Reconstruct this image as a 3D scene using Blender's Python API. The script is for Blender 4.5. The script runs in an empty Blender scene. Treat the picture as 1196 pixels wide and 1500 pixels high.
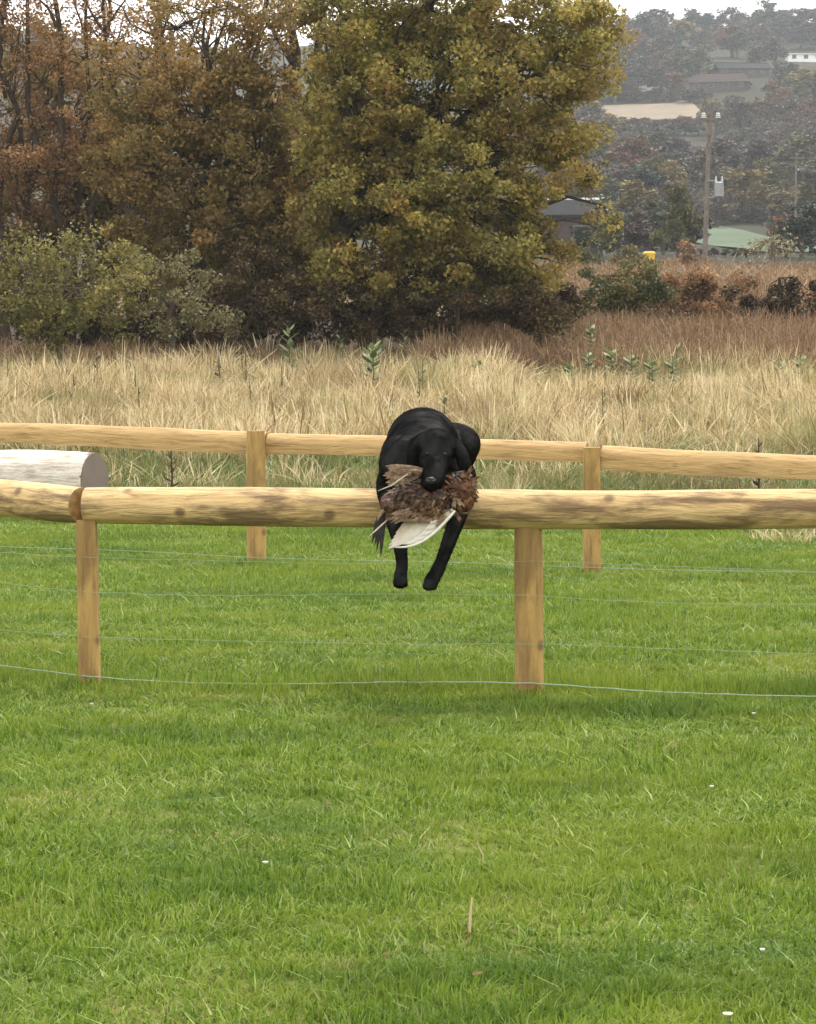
import bpy, bmesh, math, random
import numpy as np
from mathutils import Vector, Matrix

random.seed(7)
R = np.random.default_rng(11)
SC = bpy.context.scene
COL = SC.collection
rad = math.radians

# ------------------------------------------------------------------ camera
FPX, CX, CY, HOR = 3600.0, 598.0, 750.0, 510.0
CAMZ = 1.44
PITCH = math.atan((CY - HOR) / FPX)
cd = bpy.data.cameras.new('camera')
cam = bpy.data.objects.new('camera', cd)
COL.objects.link(cam)
cam.location = (0, 0, CAMZ)
cam.rotation_euler = (math.pi / 2 - PITCH, 0, 0)
cd.sensor_fit = 'HORIZONTAL'
cd.sensor_width = 36
cd.lens = 36 * FPX / 1196
cd.clip_end = 6000
SC.camera = cam

# ------------------------------------------------------------------ sky
SUN_EL, SUN_AZ = rad(57), rad(20)      # azimuth from +Y (ahead) towards +X
w = bpy.data.worlds.new('World')
SC.world = w
w.use_nodes = True
nt = w.node_tree
nt.nodes.clear()
sk = nt.nodes.new('ShaderNodeTexSky')
sk.sky_type = 'NISHITA'
sk.sun_disc = False
sk.sun_elevation = SUN_EL
sk.sun_rotation = SUN_AZ
sk.dust_density = 3.0
hs = nt.nodes.new('ShaderNodeHueSaturation')
hs.inputs['Saturation'].default_value = 0.25
mx = nt.nodes.new('ShaderNodeMix')
mx.data_type = 'RGBA'
mx.inputs['Factor'].default_value = 0.75
mx.inputs['B'].default_value = (9.4, 9.2, 8.9, 1)
bg = nt.nodes.new('ShaderNodeBackground')
bg.inputs['Strength'].default_value = 0.10
wo = nt.nodes.new('ShaderNodeOutputWorld')
nt.links.new(sk.outputs[0], hs.inputs['Color'])
nt.links.new(hs.outputs[0], mx.inputs['A'])
nt.links.new(mx.outputs['Result'], bg.inputs['Color'])
nt.links.new(bg.outputs[0], wo.inputs['Surface'])

sd = bpy.data.lights.new('sun', 'SUN')
sd.energy = 1.5
sd.angle = rad(12)
sd.color = (1.0, 0.96, 0.88)
sun = bpy.data.objects.new('sun', sd)
COL.objects.link(sun)
sdir = Vector((math.sin(SUN_AZ) * math.cos(SUN_EL), math.cos(SUN_AZ) * math.cos(SUN_EL), math.sin(SUN_EL)))
sun.rotation_euler = sdir.to_track_quat('Z', 'Y').to_euler()

SC.view_settings.view_transform = 'Standard'
SC.view_settings.look = 'None'
SC.view_settings.exposure = 1.38
SC.view_settings.gamma = 1.0
SC.cycles.use_denoising = True
SC.cycles.max_bounces = 8
SC.cycles.transparent_max_bounces = 8
SC.cycles.volume_bounces = 1

# ------------------------------------------------------------------ projection helpers
FW = np.array([0, math.cos(PITCH), -math.sin(PITCH)])
UP = np.array([0, math.sin(PITCH), math.cos(PITCH)])
RT = np.array([1.0, 0, 0])
CAM = np.array([0, 0, CAMZ])


def ray(px, py):
    return FW + RT * (px - CX) / FPX + UP * (CY - py) / FPX


def P(px, py, d):
    r = ray(px, py)
    return CAM + r * (d / r[1])


TY = np.array([-400, 17, 22, 30, 40, 60, 117, 150, 200, 250, 350, 450, 600, 720, 780, 860, 1000, 1600, 3000])
TZ = np.array([0, 0, .05, .40, 1.05, 2.2, 5.4, 7.0, 9.6, 13.0, 27.0, 44.6, 71, 92, 98, 98, 90, 60, 40])


def terr(x, y):
    x = np.asarray(x, float)
    y = np.asarray(y, float)
    z = np.interp(y, TY, TZ)
    far = np.clip((y - 120) / 500, 0, 1)
    z = z + far * (3.0 * np.sin(x / 47 + y / 130) + 2.0 * np.sin(x / 21 + 1.7 + y / 60))
    mid = np.clip((y - 18) / 12, 0, 1)
    z = z + mid * 0.06 * np.sin(x * 1.7 + y * .9) * np.sin(y * 1.1 - x * .6)
    z = z + 0.010 * np.sin(x * 2.3 + .7 * y) * np.sin(y * 1.9 + .3) * (1 - mid)
    return z


def ground(px, py, dmin=3.0):
    r = ray(px, py)
    d = dmin
    while d < 1500:
        p = CAM + r * (d / r[1])
        if p[2] <= terr(p[0], p[1]):
            return p
        d *= 1.002
    return None


def on(px, d):
    """point on the terrain at distance d in the column px"""
    p = P(px, 600, d)
    p[2] = float(terr(p[0], d))
    return p


# ------------------------------------------------------------------ object helpers
def tag(o, label=None, cat=None, group=None, kind=None):
    if label: o['label'] = label
    if cat: o['category'] = cat
    if group: o['group'] = group
    if kind: o['kind'] = kind
    return o


def empty(name, loc, parent=None):
    o = bpy.data.objects.new(name, None)
    o.location = tuple(loc)
    o.empty_display_size = 0.1
    COL.objects.link(o)
    if parent: o.parent = parent
    return o


def mesh_np(name, V, F, attrs=None, smooth=False):
    """V (n,3), F (m,k) uniform polygons"""
    V = np.ascontiguousarray(V, dtype=np.float32)
    F = np.ascontiguousarray(F, dtype=np.int32)
    me = bpy.data.meshes.new(name)
    me.vertices.add(len(V))
    me.vertices.foreach_set('co', V.ravel())
    k = F.shape[1]
    me.loops.add(F.size)
    me.loops.foreach_set('vertex_index', F.ravel())
    me.polygons.add(len(F))
    me.polygons.foreach_set('loop_start', np.arange(0, F.size, k, dtype=np.int32))
    me.polygons.foreach_set('loop_total', np.full(len(F), k, dtype=np.int32))
    if smooth:
        me.polygons.foreach_set('use_smooth', np.ones(len(F), dtype=bool))
    if attrs:
        for n, (dom, a) in attrs.items():
            at = me.attributes.new(n, 'FLOAT', dom)
            at.data.foreach_set('value', np.ascontiguousarray(a, dtype=np.float32))
    me.update(calc_edges=True)
    return me


def obj(name, me, mat=None, parent=None, loc=None):
    o = bpy.data.objects.new(name, me)
    COL.objects.link(o)
    if mat is not None and len(me.materials) == 0:
        me.materials.append(mat)
    if parent: o.parent = parent
    if loc is not None: o.location = tuple(loc)
    return o


class MB:
    def __init__(s):
        s.v = []
        s.f = []

    def add(s, V, F):
        b = len(s.v)
        s.v.extend([tuple(map(float, p)) for p in V])
        s.f.extend([tuple(i + b for i in f) for f in F])
        return s

    def box(s, c, sx, sy, sz, rz=0):
        ca, sa = math.cos(rz), math.sin(rz)
        V = []
        for z in (-.5, .5):
            for x, y in ((-.5, -.5), (.5, -.5), (.5, .5), (-.5, .5)):
                X, Y = x * sx, y * sy
                V.append((c[0] + X * ca - Y * sa, c[1] + X * sa + Y * ca, c[2] + z * sz))
        return s.add(V, [(3, 2, 1, 0), (4, 5, 6, 7), (0, 1, 5, 4), (1, 2, 6, 5), (2, 3, 7, 6), (3, 0, 4, 7)])

    def tube(s, pts, rs, n=8, cap=True, wob=0.0):
        pts = [np.array(p, float) for p in pts]
        if np.isscalar(rs): rs = [rs] * len(pts)
        V, F = [], []
        t0 = pts[1] - pts[0]
        t0 = t0 / (np.linalg.norm(t0) + 1e-9)
        a = np.array([0, 0, 1.0]) if abs(t0[2]) < .9 else np.array([1.0, 0, 0])
        u = np.cross(t0, a)
        u /= np.linalg.norm(u)
        for i, p in enumerate(pts):
            t = pts[min(i + 1, len(pts) - 1)] - pts[max(i - 1, 0)]
            t = t / (np.linalg.norm(t) + 1e-9)
            u = u - t * np.dot(u, t)
            u /= (np.linalg.norm(u) + 1e-9)
            v = np.cross(t, u)
            for k in range(n):
                an = 2 * math.pi * k / n
                r = rs[i] * (1 + wob * math.sin(3 * an + i * .7) * .5 + wob * (random.random() - .5))
                V.append(p + (u * math.cos(an) + v * math.sin(an)) * r)
        for i in range(len(pts) - 1):
            for k in range(n):
                F.append((i * n + k, i * n + (k + 1) % n, (i + 1) * n + (k + 1) % n, (i + 1) * n + k))
        if cap:
            F.append(tuple(range(n - 1, -1, -1)))
            F.append(tuple(range((len(pts) - 1) * n, len(pts) * n)))
        return s.add(V, F)

    def ell(s, c, r, rot=None, nu=14, nv=9):
        V, F = [], []
        for j in range(nv + 1):
            th = math.pi * j / nv
            for i in range(nu):
                ph = 2 * math.pi * i / nu
                p = Vector((r[0] * math.sin(th) * math.cos(ph), r[1] * math.sin(th) * math.sin(ph), r[2] * math.cos(th)))
                if rot is not None: p = rot @ p
                V.append((c[0] + p.x, c[1] + p.y, c[2] + p.z))
        for j in range(nv):
            for i in range(nu):
                F.append((j * nu + i, (j + 1) * nu + i, (j + 1) * nu + (i + 1) % nu, j * nu + (i + 1) % nu))
        return s.add(V, F)

    def mesh(s, name, smooth=True):
        me = bpy.data.meshes.new(name)
        me.from_pydata(s.v, [], s.f)
        if smooth:
            me.polygons.foreach_set('use_smooth', np.ones(len(me.polygons), dtype=bool))
            me.set_sharp_from_angle(angle=rad(50))
        me.update()
        return me

    def build(s, name, mat, parent=None, smooth=True, loc=None):
        me = s.mesh(name, smooth)
        return obj(name, me, mat, parent, loc)


# ------------------------------------------------------------------ materials
def new_mat(name):
    m = bpy.data.materials.new(name)
    m.use_nodes = True
    n = m.node_tree
    b = n.nodes['Principled BSDF']
    return m, n, b


def N(n, t, **kw):
    x = n.nodes.new(t)
    for k, v in kw.items(): setattr(x, k, v)
    return x


def ramp(n, stops, fac=None, interp='LINEAR'):
    r = N(n, 'ShaderNodeValToRGB')
    r.color_ramp.interpolation = interp
    el = r.color_ramp.elements
    while len(el) < len(stops): el.new(0.5)
    for e, (p, c) in zip(el, stops):
        e.position = p
        e.color = (*c, 1)
    if fac is not None: n.links.new(fac, r.inputs['Fac'])
    return r.outputs['Color']


def noise(n, scale, detail=4, vec=None, rough=.55, dist=0.0):
    t = N(n, 'ShaderNodeTexNoise')
    t.inputs['Scale'].default_value = scale
    t.inputs['Detail'].default_value = detail
    t.inputs['Roughness'].default_value = rough
    t.inputs['Distortion'].default_value = dist
    if vec is not None: n.links.new(vec, t.inputs['Vector'])
    return t.outputs['Fac']


def mapping(n, vec, scale=(1, 1, 1), loc=(0, 0, 0)):
    m = N(n, 'ShaderNodeMapping')
    m.inputs['Scale'].default_value = scale
    m.inputs['Location'].default_value = loc
    n.links.new(vec, m.inputs['Vector'])
    return m.outputs['Vector']


def mixc(n, fac, a, b, mode='MIX'):
    m = N(n, 'ShaderNodeMix', data_type='RGBA', blend_type=mode)
    for sock, v in (('Factor', fac), ('A', a), ('B', b)):
        if hasattr(v, 'is_linked') or hasattr(v, 'node'):
            n.links.new(v, m.inputs[sock])
        elif sock == 'Factor':
            m.inputs[sock].default_value = v
        else:
            m.inputs[sock].default_value = (*v, 1)
    return m.outputs['Result']


def math_(n, op, a, b=None):
    m = N(n, 'ShaderNodeMath', operation=op)
    for i, v in enumerate((a, b)):
        if v is None: continue
        if hasattr(v, 'node'): n.links.new(v, m.inputs[i])
        else: m.inputs[i].default_value = v
    return m.outputs[0]


def bump(n, b, h, strength=.4, dist=.01):
    bp = N(n, 'ShaderNodeBump')
    bp.inputs['Strength'].default_value = strength
    bp.inputs['Distance'].default_value = dist
    n.links.new(h, bp.inputs['Height'])
    n.links.new(bp.outputs[0], b.inputs['Normal'])


def pos(n):
    return N(n, 'ShaderNodeNewGeometry').outputs['Position']


def simple(name, col, rough=.7, var=.25, scale=6.0, metal=0.0, bumpd=0.0):
    m, n, b = new_mat(name)
    tc = N(n, 'ShaderNodeTexCoord').outputs['Object']
    f = noise(n, scale, 5, tc)
    c = ramp(n, [(.3, tuple(x * (1 - var) for x in col)), (.7, tuple(min(1, x * (1 + var)) for x in col))], f)
    n.links.new(c, b.inputs['Base Color'])
    b.inputs['Roughness'].default_value = rough
    b.inputs['Metallic'].default_value = metal
    if rough > .75: b.inputs['Specular IOR Level'].default_value = .12
    if bumpd: bump(n, b, f, .6, bumpd)
    return m


def foliage(name, stops, trans=.25, rough=.6, patch=None, patch_scale=.3, rand_w=.5, attr='tint', val=None):
    """leaf material: colour from a per-leaf tint attribute, mottled by place"""
    m, n, b = new_mat(name)
    if attr:
        a = N(n, 'ShaderNodeAttribute', attribute_name=attr).outputs['Fac']
    else:
        a = N(n, 'ShaderNodeObjectInfo').outputs['Random']
    c = ramp(n, stops, a)
    if patch:
        f = noise(n, patch_scale, 3, pos(n))
        f2 = ramp(n, [(.42, (0, 0, 0)), (.60, (1, 1, 1))], f)
        c = mixc(n, math_(n, 'MULTIPLY', f2, rand_w), c, patch, 'MIX')
    n.links.new(c, b.inputs['Base Color'])
    b.inputs['Roughness'].default_value = rough
    b.inputs['Specular IOR Level'].default_value = .25
    tr = N(n, 'ShaderNodeBsdfTranslucent')
    n.links.new(c, tr.inputs['Color'])
    ms = N(n, 'ShaderNodeMixShader')
    ms.inputs[0].default_value = trans
    n.links.new(b.outputs[0], ms.inputs[1])
    n.links.new(tr.outputs[0], ms.inputs[2])
    n.links.new(ms.outputs[0], n.nodes['Material Output'].inputs['Surface'])
    return m


def log_wood(name, light, mid, dark, axis=0, dark_amt=.5, sc=1.0, lo=.48):
    """peeled round timber: long grain, bark remnants and knots"""
    m, n, b = new_mat(name)
    tc = N(n, 'ShaderNodeTexCoord').outputs['Object']
    s = [9 * sc, 9 * sc, 9 * sc]
    s[axis] = 1.1 * sc
    v = mapping(n, tc, tuple(s))
    g = noise(n, 3.0, 8, v, .65, .6)
    c = ramp(n, [(.32, tuple(x * .8 for x in mid)), (.44, tuple((x + y) / 2 for x, y in zip(mid, light))), (.55, light), (.7, tuple(min(1, x * 1.1) for x in light))], g)
    s2 = [5 * sc] * 3
    s2[axis] = 1.3 * sc
    p = noise(n, 1.6, 6, mapping(n, tc, tuple(s2), (3, 1, 2)), .6, .3)
    pf = ramp(n, [(lo, (0, 0, 0)), (lo + .11, (1, 1, 1))], p)
    c = mixc(n, math_(n, 'MULTIPLY', pf, dark_amt), c, dark)
    kv = N(n, 'ShaderNodeTexVoronoi')
    kv.inputs['Scale'].default_value = 4.6 * sc
    n.links.new(tc, kv.inputs['Vector'])
    kf = ramp(n, [(.08, (1, 1, 1)), (.17, (0, 0, 0))], kv.outputs['Distance'])
    c = mixc(n, math_(n, 'MULTIPLY', kf, .8), c, dark)
    n.links.new(c, b.inputs['Base Color'])
    b.inputs['Roughness'].default_value = .75
    h = math_(n, 'ADD', g, math_(n, 'MULTIPLY', p, 1.2))
    bump(n, b, h, 1.0, .02)
    return m


M = {}
M['rail'] = log_wood('peeled_log_rail', (.68, .47, .22), (.47, .29, .115), (.13, .075, .036), 0, .78, 1.15, .455)
M['post'] = log_wood('round_post', (.48, .30, .095), (.36, .205, .062), (.15, .085, .035), 2, .45, 1.2, .47)
M['sawn'] = log_wood('sawn_rail', (.52, .335, .14), (.41, .245, .09), (.20, .12, .055), 0, .35)
M['endgrain'] = simple('end_grain', (.36, .22, .09), .85, .35, 30, 0, .003)
M['wire'] = simple('galvanised_wire', (.30, .40, .28), .8, .1, 20, .0)

# ------------------------------------------------------------------ ground
def build_ground():
    xs = np.concatenate([-np.geomspace(1500, 14, 34), np.linspace(-13, 13, 66), np.geomspace(14, 1500, 34)])
    ys = np.concatenate([np.linspace(-300, -10, 10), np.linspace(-5, 48, 120), np.geomspace(49, 3000, 130)])
    X, Y = np.meshgrid(xs, ys)
    Z = terr(X, Y)
    V = np.stack([X, Y, Z], -1).reshape(-1, 3)
    nx = len(xs)
    i, j = np.meshgrid(np.arange(nx - 1), np.arange(len(ys) - 1))
    a = (j * nx + i).ravel()
    F = np.stack([a, a + 1, a + nx + 1, a + nx], 1)
    m, n, b = new_mat('field_ground')
    p = pos(n)
    sp = N(n, 'ShaderNodeSeparateXYZ')
    n.links.new(p, sp.inputs[0])
    f = noise(n, 1.3, 6, p)
    lawn = ramp(n, [(.35, (.05, .075, .012)), (.5, (.085, .12, .02)), (.65, (.14, .13, .04))], f)
    f2 = noise(n, .7, 6, p)
    dry = ramp(n, [(.3, (.07, .075, .02)), (.5, (.16, .13, .06)), (.75, (.22, .17, .08))], f2)
    f3 = noise(n, .03, 6, p)
    hill = ramp(n, [(.3, (.022, .018, .013)), (.5, (.030, .030, .016)), (.7, (.042, .033, .022))], f3)
    e1 = ramp(n, [(0, (0, 0, 0)), (1, (1, 1, 1))], math_(n, 'MULTIPLY', math_(n, 'SUBTRACT', sp.outputs[1], 18.5), .33))
    e2 = ramp(n, [(0, (0, 0, 0)), (1, (1, 1, 1))], math_(n, 'MULTIPLY', math_(n, 'SUBTRACT', sp.outputs[1], 100), .06))
    c = mixc(n, e1, lawn, dry)
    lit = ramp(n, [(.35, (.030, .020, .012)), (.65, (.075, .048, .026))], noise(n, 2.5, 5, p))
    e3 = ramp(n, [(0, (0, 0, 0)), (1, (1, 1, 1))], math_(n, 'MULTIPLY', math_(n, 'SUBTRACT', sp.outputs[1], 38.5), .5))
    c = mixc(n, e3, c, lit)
    dry2 = ramp(n, [(.35, (.075, .05, .028)), (.65, (.17, .12, .065))], noise(n, 1.2, 5, p))
    e4 = ramp(n, [(0, (0, 0, 0)), (1, (1, 1, 1))], math_(n, 'MULTIPLY', math_(n, 'SUBTRACT', sp.outputs[1], 58), .3))
    c = mixc(n, e4, c, dry2)
    c = mixc(n, e2, c, hill)
    n.links.new(c, b.inputs['Base Color'])
    b.inputs['Roughness'].default_value = .95
    b.inputs['Specular IOR Level'].default_value = .1
    bump(n, b, noise(n, 9, 5, p), .5, .03)
    o = obj('ground', mesh_np('ground', V, F, smooth=True), m)
    tag(o, 'gently rising field ground from mown lawn to wooded hillside', 'ground', kind='structure')


build_ground()


def sheet(name, label, px0, px1, d0, d1, cols, lift, scale):
    """patch of field lying on the far slope"""
    V, F = [], []
    nx, ny = 14, 10
    for j in range(ny + 1):
        d = d0 + (d1 - d0) * j / ny
        for i in range(nx + 1):
            x = ((px0 + (px1 - px0) * i / nx) - CX) / FPX * (d0 + d1) / 2
            dd = d + 4 * math.sin(i * .9) * (.5 if j in (0, ny) else 0)
            V.append((x, dd, float(terr(x, dd)) + lift))
    for j in range(ny):
        for i in range(nx):
            a = j * (nx + 1) + i
            F.append((a, a + 1, a + nx + 2, a + nx + 1))
    m, n, b = new_mat(name)
    f = noise(n, scale, 5, mapping(n, pos(n), (1, .3, 1)))
    n.links.new(ramp(n, [(.3, cols[0]), (.7, cols[1])], f), b.inputs['Base Color'])
    b.inputs['Roughness'].default_value = .95
    o = MB().add(V, F).build(name, m)
    tag(o, label, 'field', kind='structure')


def hit(px, py):
    return float(ground(px, py, 120)[1])


sheet('stubble_field', 'pale straw stubble field on the far hillside', 700, 1020, hit(965, 176), hit(965, 152), ((.14, .105, .068), (.20, .15, .095)), .15, .4)
sheet('green_pasture', 'bright green pasture beyond the utility pole', 1005, 1150, hit(1075, 372), hit(1075, 331), ((.035, .062, .024), (.055, .09, .036)), .12, .3)


# ------------------------------------------------------------------ scatter of uncountable growth
def blades(nb, spread, hmin, hmax, wid, lean, seg=2, seed=0, head=0.0):
    """one tuft of grass blades -> V, F(tri/quad as quads), tint per face"""
    r = np.random.default_rng(seed)
    V, F, T = [], [], []
    for k in range(nb):
        a = r.uniform(0, 2 * math.pi)
        rr = spread * math.sqrt(r.uniform())
        base = np.array([rr * math.cos(a), rr * math.sin(a), -.01])
        h = r.uniform(hmin, hmax)
        la = a + r.normal(0, .9)
        ln = abs(r.normal(0, lean)) * h
        wa = r.uniform(0, math.pi)
        wd = np.array([math.cos(wa), math.sin(wa), 0]) * wid * r.uniform(.6, 1.3) / 2
        t = r.uniform()
        b0 = len(V)
        hd = head > 0 and r.uniform() < head
        for s in range(seg + 1):
            q = s / seg
            p = base + np.array([math.cos(la) * ln * q ** 1.8, math.sin(la) * ln * q ** 1.8, h * (q - .18 * (ln / h) * q * q)])
            ww = 1 - .85 * q ** 1.5
            if hd: ww = (.35, .3, 1.6, .4)[min(s, 3)] if seg >= 3 else ww
            V.append(p - wd * ww)
            V.append(p + wd * ww)
        for s in range(seg):
            i = b0 + 2 * s
            F.append((i, i + 1, i + 3, i + 2))
            T.append(t)
    return np.array(V), np.array(F), np.array(T)


def proto_coll(name, metas, mat):
    c = bpy.data.collections.new(name)
    for i, (V, F, T) in enumerate(metas):
        me = mesh_np('%s_tuft' % name, V, F, {'tint': ('FACE', T)}, smooth=True)
        me.materials.append(mat)
        o = bpy.data.objects.new('tuft_%02d' % i, me)
        c.objects.link(o)
    return c


def scatter(name, pts, rotz, scl, tilt, coll, nproto, label, cat):
    n_ = len(pts)
    me = bpy.data.meshes.new(name)
    me.vertices.add(n_)
    me.vertices.foreach_set('co', np.ascontiguousarray(pts, dtype=np.float32).ravel())
    a = me.attributes.new('rot', 'FLOAT_VECTOR', 'POINT')
    rot = np.stack([R.normal(0, tilt, n_), R.normal(0, tilt, n_), rotz], 1).astype(np.float32)
    a.data.foreach_set('vector', rot.ravel())
    a = me.attributes.new('scl', 'FLOAT_VECTOR', 'POINT')
    a.data.foreach_set('vector', np.ascontiguousarray(scl, dtype=np.float32).ravel())
    a = me.attributes.new('idx', 'INT', 'POINT')
    a.data.foreach_set('value', R.integers(0, nproto, n_).astype(np.int32))
    o = obj(name, me)
    g = bpy.data.node_groups.new(name, 'GeometryNodeTree')
    g.interface.new_socket('Geometry', in_out='INPUT', socket_type='NodeSocketGeometry')
    g.interface.new_socket('Geometry', in_out='OUTPUT', socket_type='NodeSocketGeometry')
    gi = g.nodes.new('NodeGroupInput')
    go = g.nodes.new('NodeGroupOutput')
    ip = g.nodes.new('GeometryNodeInstanceOnPoints')
    ip.inputs['Pick Instance'].default_value = True
    ci = g.nodes.new('GeometryNodeCollectionInfo')
    ci.inputs['Collection'].default_value = coll
    ci.inputs['Separate Children'].default_value = True
    ci.inputs['Reset Children'].default_value = True
    for nm, ty, sock in (('rot', 'FLOAT_VECTOR', 'Rotation'), ('scl', 'FLOAT_VECTOR', 'Scale'), ('idx', 'INT', 'Instance Index')):
        na = g.nodes.new('GeometryNodeInputNamedAttribute')
        na.data_type = ty
        na.inputs['Name'].default_value = nm
        g.links.new(na.outputs['Attribute'], ip.inputs[sock])
    g.links.new(gi.outputs[0], ip.inputs['Points'])
    g.links.new(ci.outputs[0], ip.inputs['Instance'])
    g.links.new(ip.outputs[0], go.inputs[0])
    md = o.modifiers.new('scatter', 'NODES')
    md.node_group = g
    tag(o, label, cat, kind='stuff')
    return o


def vnoise(x, y, s, seed=0):
    """cheap smooth value noise 0..1"""
    x = x / s + seed * 17.3
    y = y / s + seed * 9.1
    xi, yi = np.floor(x), np.floor(y)
    fx, fy = x - xi, y - yi
    fx = fx * fx * (3 - 2 * fx)
    fy = fy * fy * (3 - 2 * fy)

    def h(a, b):
        v = np.sin(a * 127.1 + b * 311.7 + seed * 74.7) * 43758.5453
        return v - np.floor(v)
    return (h(xi, yi) * (1 - fx) + h(xi + 1, yi) * fx) * (1 - fy) + (h(xi, yi + 1) * (1 - fx) + h(xi + 1, yi + 1) * fx) * fy


def fan_points(n_, d0, d1, margin, power=0.0):
    """random points on the terrain inside a generous wedge ahead of the camera"""
    u = R.uniform(size=n_ * 3)
    d = d0 + (d1 - d0) * u
    hw = .168 * d + margin
    keep = R.uniform(size=len(d)) < (hw / hw.max()) * (d0 / d) ** power * (1 if power == 0 else (d1 / d0) ** power / max(1e-6, ((d1 / d0) ** power)))
    d, hw = d[keep][:n_], hw[keep][:n_]
    x = R.uniform(-1, 1, len(d)) * hw
    return x, d


def grass_mat(name, stops, patches, trans=.3, scale=(.8, 1.0)):
    """blade colour: tint per blade, patches over the ground, random per tuft"""
    m, n, b = new_mat(name)
    a = N(n, 'ShaderNodeAttribute', attribute_name='tint').outputs['Fac']
    rnd = N(n, 'ShaderNodeObjectInfo').outputs['Random']
    c = ramp(n, stops, math_(n, 'ADD', math_(n, 'MULTIPLY', a, .6), math_(n, 'MULTIPLY', rnd, .4)))
    for (col, sc_, lo, hi, wgt, seed) in patches:
        f = noise(n, sc_, 4, mapping(n, pos(n), (.55, 1, 1), (seed, seed * 2.1, 0)), .6)
        f = ramp(n, [(lo, (0, 0, 0)), (hi, (1, 1, 1))], f)
        c = mixc(n, math_(n, 'MULTIPLY', f, wgt), c, col)
    n.links.new(c, b.inputs['Base Color'])
    b.inputs['Roughness'].default_value = .55
    b.inputs['Specular IOR Level'].default_value = .3
    tr = N(n, 'ShaderNodeBsdfTranslucent')
    n.links.new(c, tr.inputs['Color'])
    ms = N(n, 'ShaderNodeMixShader')
    ms.inputs[0].default_value = trans
    n.links.new(b.outputs[0], ms.inputs[1])
    n.links.new(tr.outputs[0], ms.inputs[2])
    n.links.new(ms.outputs[0], n.nodes['Material Output'].inputs['Surface'])
    return m


def build_lawn():
    m = grass_mat('lawn_blades', [(0.1, (.058, .115, .010)), (.4, (.135, .22, .018)), (.72, (.225, .315, .034)), (.95, (.40, .42, .15))],
                  [((.25, .305, .035), 1.5, .50, .60, .55, 1.3), ((.055, .125, .017), .9, .53, .63, .5, 5.1), ((.26, .22, .08), 4.5, .66, .74, .55, 8.7)])
    prot = [blades(24, .06, .012, .038, .0060, 1.0, 2, 100 + i) for i in range(8)]
    c = proto_coll('lawn', prot, m)
    x, d = fan_points(72000, 3.6, 23, 1.3, .8)
    hgt = .75 + .75 * np.clip((vnoise(x * .6, d, .55, 3) - .35) * 2, 0, 1) + .25 * vnoise(x, d, .2, 5)
    hgt *= np.where(np.abs(d - 10.38 + .06 * x) < .20, 2.0, 1.0)
    size = 1 + (d - 3.6) * .035
    z = terr(x, d)
    scl = np.stack([size, size, hgt * (1 + (d - 3.6) * .006)], 1)
    scatter('lawn_grass', np.stack([x, d, z], 1), R.uniform(0, 6.28, len(x)), scl, .12, c, 8,
            'short mown green lawn grass under and in front of the fences', 'grass')


build_lawn()


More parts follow.
